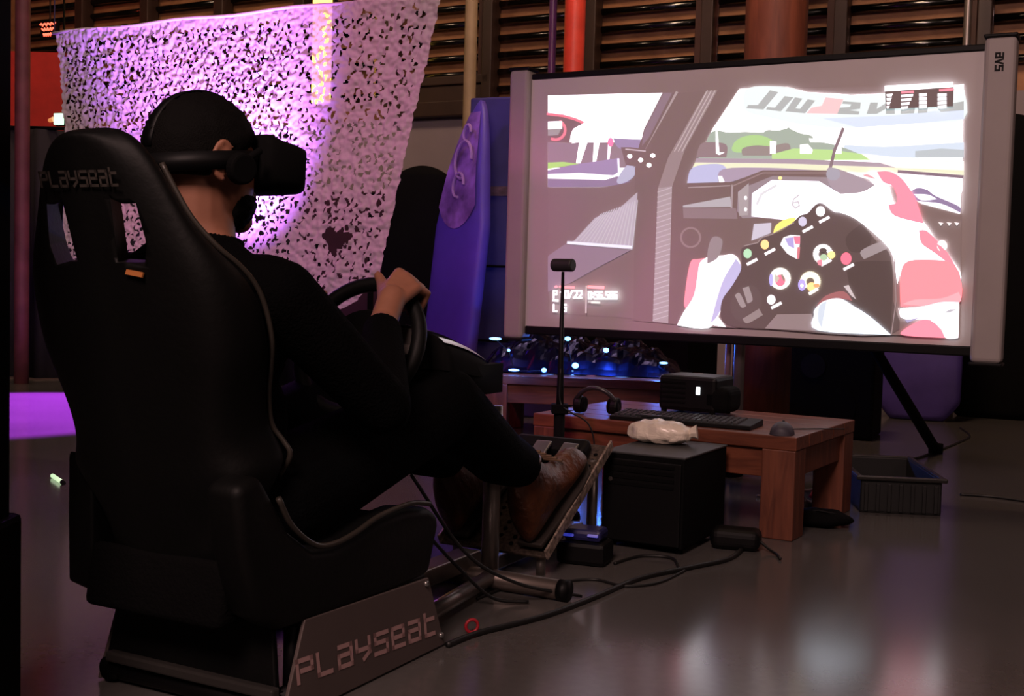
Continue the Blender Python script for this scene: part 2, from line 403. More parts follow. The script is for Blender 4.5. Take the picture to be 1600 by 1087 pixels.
m = MB(); m.tube(curve_pts(pp, 5), .005, 8); m.build('piping', MATS['grey_piping'], rig, smooth=True)
# base: steel box frame, silver side plates with lettering, sloping rear plate, rear rail
m = MB()
for y in (.02, .47): m.cyl((-.17, y, .025), (.20, y, .025), .022)
for x in (-.165, .19): m.cyl((x, .0, .025), (x, .50, .025), .022); m.cyl((x, .06, .145), (x, .44, .145), .018); m.cyl((x, .06, .025), (x, .06, .145), .014); m.cyl((x, .43, .025), (x, .43, .145), .014)
m.build('base_frame', M_PLASTIC, rig, smooth=True)
pl = [(.0, .004), (.50, .004), (.434, .150), (.055, .160)]
for sg in (-1, 1):
    m = MB(); m.prism(pl, (.2135 if sg > 0 else -.191, 0, 0), (0, 1, 0), (0, 0, 1), .007)
    sp = m.build('side_panel', M_PANEL, rig, bevel=.0015)
    if sg > 0:
        m = MB(); sk = -.018
        for q in strokes('PLaYseat', .043, .036, .0118, .0085):
            m.add([(.2213, .040+x+y*-.18, .060+y-.055*(x)) for x, y in q], [(0,1,2,3)])
        m.build('lettering', M_LOGO, sp)
        for y, z in ((.484, .026), (.012, .018), (.424, .141)):
            m = MB(); m.cyl((.2200, y, z), (.2245, y, z), .006, .005, 12); m.build('bolt', M_SILVER, sp, smooth=True)
m = MB(); m.prism([(-.182, .01), (.205, .01), (.175, .205), (-.152, .205)], (0, .005, 0), (1, 0, 0), (0, .08, 1), -.012); m.build('rear_panel', M_BLACK, rig, bevel=.003)
m = MB(); m.box((.026, -.004, .052), (.37, .020, .018)); m.build('rear_rail', mat('dark_rail', (.03, .028, .026), .35), rig, bevel=.004)
# centre rail, post, foot bar
m = MB(); m.box((.0, .70, .055), (.06, .56, .04)); m.build('centre_rail', M_STEEL, rig, bevel=.004)
m = MB(); m.cyl((.145, .47, .03), (.085, .93, .03), .018); m.build('side_tube', M_STEEL, rig, smooth=True)
m = MB(); m.cyl((.075, .94, .03), (.075, .94, .43), .021); m.build('wheel_post', M_STEEL, rig, smooth=True)
m = MB(); m.cyl((-.27, .93, .024), (.27, .93, .024), .023); fb = m.build('foot_bar', mat('dull_steel', (.16, .13, .115), .45, .7), rig, smooth=True)
for x in (-.275, .275): m = MB(); m.cyl((x-.012, .93, .024), (x+.012, .93, .024), .0245); m.build('end_cap', M_PLASTIC, fb, smooth=True)
# diagonal brace up to the wheel support (bright tube)
m = MB(); m.cyl(onr(712, 614, .03), onr(768, 694, .03), .0085); m.build('brace_tube', M_SILVER, rig, smooth=True)
m = MB(); m.cyl((.05, .95, .40), (.02, .72, .47), .02); m.build('support_arm', M_STEEL, rig, smooth=True)
m = MB(); m.box((.01, .68, .475), (.24, .20, .014)); m.build('wheel_plate', M_PLASTIC, rig, bevel=.004)
# pedal plate, slanted, perforated look
p0, p1 = Vector((0, 1.085, .055)), Vector((0, 1.47, .285)); pd = (p1-p0).normalized(); pn = Vector((0, -pd.z, pd.y)); PLEN = (p1-p0).length
mrot = Matrix(((1, 0, 0), (0, pd.y, pn.y), (0, pd.z, pn.z)))
plate = MB(); c = (p0+p1)/2
plate.box(c-pn*.006, (.30, PLEN, .008), mrot)
pplate = plate.build('pedal_plate', mat('perforated_steel', (.10, .075, .06), .5, .6, var=.6, scale=120), rig, bevel=.002)
m = MB()
for sg in (-1, 1): m.box(c+Vector((sg*.152, 0, 0))+pn*.004, (.006, PLEN, .028), mrot)
m.build('plate_edge', mat('worn_steel', (.42, .33, .27), .45, .6, var=.7, scale=70), pplate, bevel=.001)
m = MB()
for i in range(7):
    for j in range(16):
        q = c+Vector((-.12+.04*i, 0, 0))+pd*(-PLEN/2+.03+.025*j)-pn*.0015
        m.cyl(q-pn*.001, q+pn*.0012, .006, None, 8)
o = m.build('perforation', M_MATTE, pplate); o['kind'] = 'stuff'
for sg in (-1, 1):
    m = MB(); m.cyl((sg*.12, 1.12, .075), (sg*.12, 1.12, .0), .012); m.build('plate_leg', M_STEEL, rig, smooth=True)
    m = MB(); m.cyl((sg*.12, 1.42, .25), (sg*.12, 1.42, .0), .014); m.build('plate_leg', M_STEEL, rig, smooth=True)
m = MB(); m.box((0, 1.25, .024), (.05, .66, .035)); m.build('front_rail', M_STEEL, rig, bevel=.004)
for k, x in enumerate((-.095, -.005, .075)):
    m = MB(); q = c+Vector((x, 0, 0))+pd*.06
    m.cyl(q, q+pn*.05+pd*.03, .008, None, 10); m.box(q+pn*.055+pd*.05, (.045, .075, .008), mrot)
    m.build('pedal', M_SILVER, rig, bevel=.003)
m = MB(); m.box(c+pd*.165+pn*.022, (.22, .06, .04), mrot); m.build('pedal_housing', M_PLASTIC, rig, bevel=.012)
# steering wheel
WC = Vector((0, .50, .58)); WA = R_(25)
wup = Vector((0, math.sin(WA), math.cos(WA))); wn = Vector((0, -math.cos(WA), math.sin(WA))); wx = Vector((1, 0, 0)); WR = .14
def wp(a, r=WR, n=0.): return WC + wx*r*math.sin(a) + wup*r*math.cos(a) + wn*n
sw = bpy.data.objects.new('steering_wheel', None); COL.objects.link(sw); sw.parent = rig
m = MB(); N = 48
P = [[wp(2*math.pi*i/N, WR+.0155*math.cos(2*math.pi*j/10), .0155*math.sin(2*math.pi*j/10)) for j in range(10)] for i in range(N)]; P.append(P[0])
m.grid(P, 10, N+1, True); m.build('rim', M_BLACK, sw, smooth=True)
m = MB(); m.cyl(WC-wn*.035, WC+wn*.010, .088, .080, 28); m.build('hub', M_MATTE, sw, smooth=False, bevel=.006)
for a in (R_(90), R_(180), R_(270)):
    m = MB(); m.prism([(-.014, .045), (.014, .045), (.010, .132), (-.010, .132)], WC-wn*.004, wx*math.cos(a)-wup*math.sin(a), wx*math.sin(a)+wup*math.cos(a), .006)
    m.build('spoke', M_STEEL, sw, bevel=.002)
for sg in (-1, 1):
    m = MB(); m.box(WC+wx*sg*.075-wn*.022+wup*.03, (.075, .008, .05), Matrix(((1,0,0),(0,wn.y,wup.y),(0,wn.z,wup.z)))); m.build('shift_paddle', M_STEEL, sw, bevel=.004)
# wheel base with domed cover and silver trim
m = MB(); ctr = Vector((.02, .735, .565))
P = []
for j in range(9):
    t = j/8; y = .60+.27*t
    hgt = .085*math.sqrt(max(0, 1-(t*.97)**2.2))+.004
    row = []
    for i in range(17):
        a = math.pi*i/16; wd = .135*(1-.15*t*t)
        row.append(Vector((.015-wd*math.cos(a), y, .535-.04*t+hgt*math.sin(a)**.7)))
    P.append(row)
m.grid(P, 17, 9); m.f.append([i for i in range(17)]); m.m.append(0); m.f.append([8*17+i for i in range(17)]); m.m.append(0)
m.box((.015, .73, .505), (.255, .25, .065))
wb = m.build('wheel_base', M_MATTE, rig, smooth=True)
def wbtop(t, a, off):
    y = .60+.27*t; hgt = .085*math.sqrt(max(0, 1-(t*.97)**2.2))+.004; wd = .135*(1-.15*t*t)
    return Vector((.015-(wd+off)*math.cos(a), y, .535-.04*t+(hgt+off)*math.sin(a)**.7))
for a0, a1 in ((1.72, 2.12), (2.42, 2.60)):
    m = MB(); m.grid([[wbtop(.05+.93*j/14, a0+(a1-a0)*i/5, .0035) for i in range(6)] for j in range(15)], 6, 15)
    m.build('silver_trim', M_SILVER, wb, smooth=True)
m = MB(); m.cyl(WC-wn*.02, Vector((0, .63, .545)), .03); m.build('steering_column', M_PLASTIC, rig, smooth=True)

# ------------------------------------------------------------------ the driver
per = thing('person', 'seated person in black clothes wearing a headset and gripping the wheel', 'person', SO, -TH)
HC = Vector((0, .035, .905)); HY, HP = -R_(14), -R_(2)     # head yaw to the right, slight nod
HM = Euler((HP, 0, HY)).to_matrix()
def hd(x, y, z): return HC + HM @ Vector((x, y, z))          # head frame: y forward, x right
VOX = .0048
m = MB()
m.ell((0, .11, .345), (.165, .14, .13)); m.ell((0, .06, .47), (.150, .115, .15)); m.ell((0, .03, .61), (.175, .118, .16))
m.capsule((-.155, .03, .688), (.155, .03, .688), .066, .066)
m.capsule((0, .02, .70), (0, .035, .80), .085, .060); m.capsule((0, .03, .77), hd(0, -.01, -.02), .058, .060)
m.capsule((-.10, .02, .715), (0, .025, .762), .045, .055); m.capsule((.10, .02, .715), (0, .025, .762), .045, .055)
# head: cranium, face, jaw, chin, nose, brow, ears
m.ell(hd(0, .0, .020), (.075, .088, .085), HM); m.ell(hd(0, .030, -.015), (.066, .070, .090), HM)
m.ell(hd(0, .045, -.062), (.050, .052, .046), HM); m.ell(hd(0, .083, -.092), (.026, .022, .020), HM)
m.ell(hd(0, .108, -.008), (.014, .020, .026), HM); m.ell(hd(0, .096, -.048), (.026, .012, .012), HM); m.ell(hd(0, .092, .022), (.055, .014, .014), HM)
for sg in (-1, 1):
    er = HM @ Euler((R_(-8), 0, sg*R_(-22))).to_matrix()
    m.ell(hd(sg*.079, -.010, -.004), (.008, .017, .031), er)
    m.tube([hd(sg*.084, -.010+.019*math.cos(a), -.002+.031*math.sin(a)) for a in [R_(40+20*k) for k in range(13)]], .0050, 8)
# legs
for sg in (-1, 1):
    hip = (sg*.095, .13, .335); knee = (sg*.125, .635, .462); ank = (sg*.105, 1.085, .225)
    m.capsule(hip, knee, .100, .078, 20); m.capsule(knee, (knee[0]*.45+ank[0]*.55, .885, .325), .078, .068, 20); m.capsule((knee[0]*.45+ank[0]*.55, .885, .325), (ank[0], 1.015, .285), .068, .055, 20)
# arms and hands
HAND_A = {1: R_(31), -1: R_(-72)}; WRIST = {1: Vector((.112, .418, .628)), -1: Vector((-.178, .40, .585))}
def hand(a, sg):
    Pw = wp(a); Rr = (Pw-WC).normalized(); T = (wx*math.cos(a)-wup*math.sin(a))    # along the rim, clockwise seen by the driver
    wr = WRIST[sg]
    pb = Pw+wn*.040+Rr*.014
    m.capsule(wr, wr*.4+pb*.6, .027, .028)
    for k in range(4):
        s_ = (k-1.5)*.0205*(-sg) * -1
        kn = Pw+T*s_*1.0+Rr*(.030-.002*abs(k-1))+wn*.018
        m.capsule(wr*.35+pb*.65+T*s_*.6, kn, .0145, .0118)
        k2 = Pw+T*s_*1.05+Rr*.033-wn*.017; k3 = Pw+T*s_*1.05+Rr*.004-wn*.031; k4 = Pw+T*s_-Rr*.022-wn*.016
        rr = (.0098, .0102, .0098, .0085)[k]
        m.capsule(kn, k2, rr+.0012, rr); m.capsule(k2, k3, rr, rr*.94); m.capsule(k3, k4, rr*.94, rr*.85)
    th0 = wr*.5+pb*.5-T*sg*.018; th1 = Pw-T*sg*.042-Rr*.010+wn*.026; th2 = Pw-T*sg*.066-Rr*.004+wn*.022
    m.capsule(th0, th1, .016, .0118); m.capsule(th1, th2, .0115, .0095)
    return wr
for sg in (-1, 1):
    sh = Vector((sg*.175, .035, .685)); el = Vector((sg*.255, .215, .50)); wr = hand(HAND_A[sg], sg)
    m.capsule(sh, el, .062, .050, 18); m.capsule(el, el*.08+wr*.92, .050, .038, 18)
body = m.build('body', [M_SKIN, M_SWEATER, M_TROUSER], per)
body.data.remesh_voxel_size = VOX
rm = body.modifiers.new('r', 'REMESH'); rm.mode = 'VOXEL'; rm.voxel_size = VOX
sm = body.modifiers.new('s', 'SMOOTH'); sm.iterations = 3; sm.factor = .5
bpy.context.view_layer.update(); dg = bpy.context.evaluated_depsgraph_get()
me = bpy.data.meshes.new_from_object(body.evaluated_get(dg)); body.modifiers.clear(); body.data = me
if len(me.materials) < 3:
    me.materials.clear()
    for q in (M_SKIN, M_SWEATER, M_TROUSER): me.materials.append(q)
wrR, wrL = WRIST[1], WRIST[-1]
mi = []
for p in me.polygons:
    c = p.center
    if c.z > .782-.12*(c.y-.03): k = 0
    elif min((c-wrR).length, (c-wrL).length) < .22 and c.z > (.56 if c.x > 0 else .555) and (c-wrR if c.x > 0 else c-wrL).dot((wp(HAND_A[1] if c.x > 0 else HAND_A[-1])+wn*.04-(wrR if c.x > 0 else wrL)).normalized()) > -.006: k = 0
    elif c.z > .40+.10*max(0, c.y-.1) and c.y < .45 and (c.y < .26 or c.z > .50) or abs(c.x) > .17 and c.z > .43: k = 1
    else: k = 2
    mi.append(k)
me.polygons.foreach_set('material_index', mi); me.polygons.foreach_set('use_smooth', [True]*len(mi))
# collar
m = MB(); m.tube(curve_pts([Vector((.066*math.sin(t), .036+.060*math.cos(t), .772-.10*.060*math.cos(t))) for t in [2*math.pi*k/16 for k in range(17)]], 3), .011, 10); m.build('collar', M_SWEATER, per, smooth=True)
# hair shell over cranium, short; beard shell on the jaw
def shell(name, cen, rad, keep, push, mt, nu=64, nv=40):
    m = MB(); P = []
    for j in range(nv+1):
        t = math.pi*j/nv; row = []
        for i in range(nu):
            p = 2*math.pi*i/nu; d = Vector((math.sin(t)*math.cos(p), math.sin(t)*math.sin(p), math.cos(t)))
            n = noise.noise(d*14)*.004+noise.noise(d*37)*.003
            k = keep(d)
            row.append(hd(*(Vector(cen)+Vector([d[q]*(rad[q]+push*k+n*k-.006*(1-k)) for q in range(3)]))))
        P.append(row)
    m.grid(P, nu, nv+1, True); return m.build(name, mt, per, smooth=True)
def hk(d):
    # hairline: above the ears and temples, down to the nape behind
    lim = -.62 if d.y < -.25 else (-.62+(d.y+.25)*1.5 if d.y < .15 else -.25+(d.y-.15)*.6)
    return max(0., min(1., (d.z-lim)*6))
shell('hair', (0, .0, .020), (.076, .089, .086), hk, .009, M_HAIR)
def bk(d):
    return max(0., min(1., (d.y+.28)*5))*max(0., min(1., (.42-d.z)*5))
shell('beard', (0, .046, -.062), (.051, .053, .047), bk, .0050, M_HAIR)
# boots, heel on the plate
for sg in (-1, 1):
    b = bpy.data.objects.new('boot', None); COL.objects.link(b); b.parent = per
    hl = c0 = p0+Vector((sg*.105, 0, 0))+pd*.035+pn*.012
    fx, fz = pd, pn
    def bq(y, z, x=0): return hl+Vector((x, 0, 0))+fx*y+fz*z
    m = MB(); rows = []
    outl = [(-.034, .024, .16), (-.018, .042, .205), (.03, .048, .225), (.080, .047, .205), (.118, .043, .135), (.16, .044, .104), (.21, .048, .088), (.255, .048, .080), (.29, .038, .062), (.306, .016, .030)]
    for y, hw, h in outl:
        row = [bq(y, .012+h*(.5-.5*math.cos(math.pi*(k/12))) if k < 13 else 0, 0) for k in range(1)]
        row = []
        for k in range(16):
            a = 2*math.pi*k/16; row.append(bq(y, .014+h/2+h/2*math.sin(a), hw*math.cos(a)*(1 if math.sin(a) < .2 else 1-.35*math.sin(a))))
        rows.append(row)
    m.grid(rows, 16, len(rows), True); m.f.append(list(range(16))); m.m.append(0); m.f.append(list(range(9*16, 10*16))); m.m.append(0)
    m.build('boot_upper', M_BOOT, b, smooth=True, sub=1)
    m = MB(); m.tube([bq(.026+.046*math.cos(2*math.pi*k/20), .226-.012*math.cos(2*math.pi*k/20), .044*math.sin(2*math.pi*k/20)) for k in range(21)], .011, 8); m.build('boot_collar', M_BOOT, b, smooth=True)
    m = MB(); m.prism([(-.034, -.025), (.034, -.025), (.042, .06), (.050, .20), (.046, .27), (.020, .31), (-.020, .31), (-.046, .27), (-.050, .20), (-.042, .06)], hl, (1, 0, 0), fx, .014)
    m.build('sole', M_SOLE, b, bevel=.004)
    m = MB()
    for k in range(5): m.tube([bq(.090+.022*k, .212-.024*k, x) for x in (-.026, 0, .026)], .0035, 6)
    m.build('laces', mat('pale_lace', (.14, .08, .045), .7), b)
# VR headset: visor box, straps, ear phones
vr = thing('virtual_reality_headset', 'boxy black virtual reality headset strapped over the eyes of the seated person', 'headset', wl(HC), -TH)
def hv(x, y, z): return HM @ Vector((x, y, z))
m = MB(); P = []
for y, wd, h, zc in ((.068, .076, .046, .010), (.082, .086, .050, .009), (.094, .087, .047, .008), (.102, .089, .046, .006), (.132, .088, .044, .004), (.150, .084, .041, .003), (.156, .076, .036, .003)):
    row = []
    for k in range(24):
        a = 2*math.pi*k/24; ca, sa = math.cos(a), math.sin(a)
        row.append(hv(wd*math.copysign(abs(ca)**.45, ca), y+.016-.010*abs(ca)**3, zc+h*math.copysign(abs(sa)**.45, sa)))
    P.append(row)
m.grid(P, 24, len(P), True); m.f.append(list(range(24))); m.m.append(0); m.f.append(list(range(6*24, 7*24))); m.m.append(0)
m.build('visor', M_MATTE, vr, smooth=True)
m = MB()
for zz in (-.012, .012):
    pass
P = []
for k in range(41):
    t = 2*math.pi*k/40; s_, c_ = math.sin(t), math.cos(t)
    P.append([hv(.0915*s_, .102*c_ if c_ < 0 else .098*c_, .014-.028*(1-c_)/2+dz) for dz in (-.015, .015)])
m.grid(P, 2, 41); o = m.build('head_strap', M_PLASTIC, vr, smooth=True); q = o.modifiers.new('t', 'SOLIDIFY'); q.thickness = .005
m = MB(); P = []
for k in range(21):
    t = math.pi*k/20; P.append([hv(dx, .1005*math.cos(t), .014+.1045*math.sin(t)) for dx in (-.012, .012)])
m.grid(P, 2, 21); o = m.build('top_strap', M_PLASTIC, vr, smooth=True); q = o.modifiers.new('t', 'SOLIDIFY'); q.thickness = .004
for sg in (-1, 1):
    m = MB(); m.cyl(hv(sg*.088, .016, -.012), hv(sg*.106, .016, -.014), .027, .025, 24); m.cyl(hv(sg*.100, .02, .0), hv(sg*.100, .05, .022), .006); m.build('ear_phone', M_MATTE, vr, smooth=False, bevel=.004)

# ------------------------------------------------------------------ white camouflage netting
NTL = at(85, 52, 4.6)
def netp(s, z, off=0.): return Vector((NTL.x, NTL.y, 0)) + WU*s + WN*off + Vector((0, 0, z))
NTOP = NTL.z
def nets(x, y):                       # pixel -> (s, z) on the net's plane
    p = onplane(x, y, Vector((NTL.x, NTL.y, 0)), WN); return (p-Vector((NTL.x, NTL.y, 0))).dot(WU), p.z
def lerp_tab(tab, z):
    if z >= tab[0][0]: return tab[0][1]
    for (z0, a), (z1, b) in zip(tab, tab[1:]):
        if z >= z1: return a+(b-a)*(z0-z)/(z0-z1)
    return tab[-1][1]
Ltab = sorted([nets(x, y)[::-1] for x, y in ((85, 52), (90, 100), (96, 160), (105, 215), (100, 300), (97, 370), (96, 430), (100, 520), (110, 600))], reverse=True)
Rtab = sorted([nets(x, y)[::-1] for x, y in ((690, -8), (668, 90), (645, 190), (622, 300), (606, 380), (597, 425), (560, 470), (512, 492), (420, 560), (330, 610))], reverse=True)
net = thing('camouflage_net', 'white die-cut camouflage net hung as a backdrop and lit violet behind the seated person', 'net', netp(.85, .3), 0)
random.seed(11)
NS, NZ = 400, 330
ZB = .30
holes = {}                            # coarse cells -> crescents
def put_hole(s, z, r, ln, a, curv):
    key = (int(s/.03), int(z/.03)); holes.setdefault(key, []).append((s, z, r, ln, a, curv))
row = 0; z = ZB
while z < NTOP-.03:
    s = .03+(row % 2)*.012
    while s < 1.75:
        dens = .80 if s < 1.15 else .62
        if random.random() < dens:
            big = random.random()
            put_hole(s+random.uniform(-.007, .007), z+random.uniform(-.006, .006), random.uniform(.0034, .0064)*(1.45 if big > .86 else 1), random.uniform(.006, .0135), random.choice((.9, -.9, .75, 1.2))+random.uniform(-.6, .6), random.choice((-1, 1))*random.uniform(20, 60))
        s += .0265 if s < 1.15 else .031
    z += .0200; row += 1
TEAR = [nets(525, 376)+(.052,), nets(405, 342)+(.016,)]
def in_hole(s, z):
    for tx, tz, tr in TEAR:
        dx, dz = s-tx, z-tz; ang = math.atan2(dz, dx)
        if math.hypot(dx*.95, dz*1.25) < tr*(1+.25*math.sin(3*ang+.6)+.12*math.sin(7*ang)): return True
    ci, cj = int(s/.03), int(z/.03)
    for i in (ci-1, ci, ci+1):
        for j in (cj-1, cj, cj+1):
            for hs, hz, r, ln, a, cu in holes.get((i, j), ()):
                ca, sa = math.cos(a), math.sin(a); dx, dz = s-hs, z-hz
                x = dx*ca+dz*sa; y = -dx*sa+dz*ca-cu*(x*x)
                if abs(x) < ln and abs(y) < r*(1-(x/ln)**2*.6): return True
    return False
vs = []; fs = []; idx = {}
ox = net.location
for j in range(NZ+1):
    zz = ZB+(NTOP-ZB)*j/NZ
    l, r = lerp_tab(Ltab, zz), lerp_tab(Rtab, zz)
    for i in range(NS+1):
        u = i/NS
        jag = .006*noise.noise(Vector((0, zz*60, 3)))
        s = l+jag*(1-u)+(r-l)*u+.003*noise.noise(Vector((9, zz*40, 3)))*u
        q = Vector((s*1.0, zz, 0))
        off = .018*noise.noise(q*3)+.008*noise.noise(Vector((s*34+3, zz*34, 5)))+.0080*noise.noise(Vector((s*70, zz*70, 1)))
        off += .012*math.exp(-((s-(r-.10-.12*(NTOP-zz)/1.3))/.03)**2) if zz < .95 else 0
        vs.append(netp(s, zz+.003*noise.noise(Vector((s*30, zz*30, 8))), off)-ox)
dS = []
for j in range(NZ):
    zz = ZB+(NTOP-ZB)*(j+.5)/NZ
    l, r = lerp_tab(Ltab, zz), lerp_tab(Rtab, zz)
    for i in range(NS):
        s = l+(r-l)*(i+.5)/NS
        if s-l > .025 and r-s > .035 and NTOP-zz > .022 and in_hole(s, zz): continue
        a = j*(NS+1)+i; fs.append((a, a+1, a+NS+2, a+NS+1))
netmat = bpy.data.materials.new('white_net_fabric'); netmat.use_nodes = True
nt = netmat.node_tree; b = nt.nodes['Principled BSDF']; b.inputs['Base Color'].default_value = (.62, .57, .57, 1); b.inputs['Roughness'].default_value = .5
b.inputs['Specular IOR Level'].default_value = .35
tl = nt.nodes.new('ShaderNodeBsdfTranslucent'); tl.inputs['Color'].default_value = (.6, .55, .55, 1)
tr = nt.nodes.new('ShaderNodeBsdfTransparent'); m1 = nt.nodes.new('ShaderNodeMixShader'); m2 = nt.nodes.new('ShaderNodeMixShader')
m1.inputs[0].default_value = .25; m2.inputs[0].default_value = .08
nt.links.new(b.outputs[0], m1.inputs[1]); nt.links.new(tl.outputs[0], m1.inputs[2]); nt.links.new(m1.outputs[0], m2.inputs[1]); nt.links.new(tr.outputs[0], m2.inputs[2])
nt.links.new(m2.outputs[0], nt.nodes['Material Output'].inputs['Surface'])
me = bpy.data.meshes.new('fabric'); me.from_pydata(vs, [], fs); me.materials.append(netmat)
me.polygons.foreach_set('use_smooth', [True]*len(fs))
o = bpy.data.objects.new('fabric', me); COL.objects.link(o); o.parent = net
m = MB(); m.tube([netp(-.01+1.80*k/20, NTOP+.004*math.sin(k*1.1))-ox for k in range(21)], .006, 8); m.build('top_rope', M_WHITE, net, smooth=True)
m = MB()
for s in (.0, 1.77): m.tube([netp(s, NTOP)-ox, netp(s, CEIL)-ox], .0025, 6)
m.build('hanging_cord', M_CABLE, net)
# lamp tube glowing yellow on the wall behind the net
yl = wall(0); 
lp = at(508, 55, 9.9)
lamp = thing('wall_lamp', 'tall yellow glowing wall lamp seen through the white net', 'lamp', (lp.x, lp.y-.15, 2.0), -R_(28))
m = MB(); m.box((0, 0, .78), (.16, .06, 1.3)); m.build('diffuser', lamp_mat('yellow_glow', (1, .52, .07), 5), lamp, bevel=.01)
m = MB(); m.box((0, .05, .78), (.20, .05, 1.36)); m.build('lamp_housing', M_PLASTIC, lamp, bevel=.005)
# violet flood lamp standing in front of the net, below the shoulder
fl = thing('stage_light', 'small black flood lamp on a stand pointing up at the white net', 'lamp', (-1.055, 3.60, 0), -R_(28))
m = MB(); m.cyl((0, -.02, .44), (.02, .05, .535), .06, .068, 24); m.build('lamp_can', M_MATTE, fl, smooth=True)
m = MB(); m.cyl((.0205, .052, .537), (.021, .054, .540), .058, None, 24); m.build('lens', lamp_mat('violet_lens', (.5, .12, 1), 6), fl)
m = MB(); m.cyl((0, 0, 0), (0, 0, .40), .014); m.cyl((0, 0, 0), (0, 0, .02), .12, .11); m.build('lamp_stand', M_MATTE, fl, smooth=True)
m = MB(); m.tube([(-.075, .01, .48), (-.075, 0, .40), (0, 0, .39), (.075, 0, .40), (.075, .01, .48)], .008, 8); m.build('yoke', M_MATTE, fl)

# ------------------------------------------------------------------ projection screen
SR, SL = Vector((1.606, 4.0, 0)), Vector((.018, 4.856, 0))
SU = (SR-SL).normalized(); SNn = Vector((SU.y, -SU.x, 0)).normalized()
if SNn.y > 0: SNn = -SNn
SW = (SR-SL).length; ST, SB = 1.573, .490
scr = thing('projection_screen', 'wide grey-framed projection screen showing a car cockpit racing game', 'screen', (SL+SR)/2, math.atan2(SU.y, SU.x))
sinv = Matrix.Rotation(-math.atan2(SU.y, SU.x), 3, 'Z')
def sloc(P): return sinv @ (P-(SL+SR)/2)                 # local: x along, -y towards viewer
def spx(x, y, off=.012):                                   # pixel -> local point on the sheet's plane
    q = sloc(onplane(x, y, SL+SNn*off, SNn)); return q
hw = SW/2
M_SHEET = mat('screen_sheet', (.60, .56, .56), .8, var=.03, scale=3)
M_CASE = mat('screen_case', (.36, .32, .31), .55, var=.04)
m = MB(); m.box((0, -.006, (ST+SB)/2+.0), (2*hw, .010, ST-SB-.075)); m.build('sheet', M_SHEET, scr)
for nm, x in (('left', -hw), ('right', hw)):
    m = MB(); m.box((x, .0, (ST+SB)/2), (.088 if x < 0 else .100, .085, ST-SB)); c = m.build('case', M_CASE, scr, bevel=.016, seg=3)
    for z in (ST+.004, SB-.004):
        m = MB(); m.box((x, 0, z), (.094 if x < 0 else .106, .09, .012)); m.build('end_cap', M_PLASTIC, c, bevel=.004)
    if x > 0:
        m = MB()
        for q in strokes('avs', .016, .022, .005, .0065): m.add([(x-.012+y_, -.0432, ST-.055-x_) for x_, y_ in q], [(0,1,2,3)])
        m.build('lettering', M_PLASTIC, c)
for z, h in ((ST-.028, .024), (SB+.036, .034)):
    m = MB(); m.box((0, -.004, z), (2*hw-.09, .026, h)); m.build('edge_bar', M_PLASTIC, scr, bevel=.005)
# stand behind it
sx = sloc(onplane(1149, 600, SL-SNn*.10, SNn)).x
m = MB(); m.cyl((sx+.012, .10, .02), (sx+.012, .10, 1.2), .021); m.build('stand_pole', M_STEEL, scr, smooth=True)
m = MB(); m.cyl((sx-.024, .075, .02), (sx-.024, .075, 1.1), .011); m.build('inner_pole', mat('pink_lit_steel', (.5, .36, .38), .35, .8), scr, smooth=True)  # pink light falling on the tube is painted into its steel colour
m = MB(); m.box((0, .07, 1.1), (2*hw-.1, .03, .05)); m.build('cross_bar', M_PLASTIC, scr, bevel=.004)
q0 = sloc(at(1290, 418, 4.42)); q1 = sloc(onz(1462, 703, .015))
m = MB(); m.cyl(q0, q1, .020, .024); m.cyl(q1+Vector((0, 0, .03)), q1-Vector((0, 0, .012)), .032); m.build('strut', M_MATTE, scr, smooth=True)
for sg in (-1, 1): m = MB(); m.cyl((sx, .09, .12), (sx+sg*.35, .30+.12*sg, .012), .014); m.build('leg', M_MATTE, scr, smooth=True)
m = MB(); m.cyl((sx-.02, .1, .0), (sx-.02, .1, .03), .06); m.build('foot', M_MATTE, scr)

# the projected picture: flat print of light on the sheet, one small polygon layer per shape
pic_v, pic_f, pic_b, pic_e = [], [], [], []
layer = [0]
DARKB = .60
def P2(pts, col, base=None):
    layer[0] += 1; off = .0120+.00005*layer[0]
    k = len(pic_v); pic_v.extend([spx(x, y, off) for x, y in pts]); pic_f.append(list(range(k, k+len(pts))))
    pic_e.append(col); pic_b.append(DARKB if base is None else base)
def PS(pts, col, base=None, k=4):
    n = len(pts); out = []
    for i in range(n):
        p0, p1, p2, p3 = [Vector(pts[(i+q-1) % n]) for q in range(4)]
        if (p1-p0).normalized().dot((p2-p1).normalized()) < .05: p0 = p1
        if (p2-p1).normalized().dot((p3-p2).normalized()) < .05: p3 = p2
        for j in range(k):
            t = j/k; out.append(tuple(.5*((2*p1)+(p2-p0)*t+(2*p0-5*p1+4*p2-p3)*t*t+(3*p1-p0-3*p2+p3)*t**3)))
    P2(out, col, base)
def disc(x, y, rx, ry=None, col=(1,1,1), base=None, rot=0., a0=0, a1=360):
    ry = rx if ry is None else ry; n = 20; c, s = math.cos(R_(rot)), math.sin(R_(rot)); pts = []
    if a1-a0 < 360: pts.append((x, y))
    for k in range(n+(1 if a1-a0 < 360 else 0)):
        a = R_(a0+(a1-a0)*k/n); u, v = rx*math.cos(a), ry*math.sin(a); pts.append((x+u*c-v*s, y+u*s+v*c))
    P2(pts, col, base)
def line(pts, wd, col, base=None):
    for (x0, y0), (x1, y1) in zip(pts, pts[1:]):
        dx, dy = x1-x0, y1-y0; l = math.hypot(dx, dy) or 1; dx, dy = dx/l*wd/2, dy/l*wd/2
        P2([(x0-dx+dy, y0-dy-dx), (x1+dx+dy, y1+dy-dx), (x1+dx-dy, y1+dy+dx), (x0-dx-dy, y0-dy+dx)], col, base)
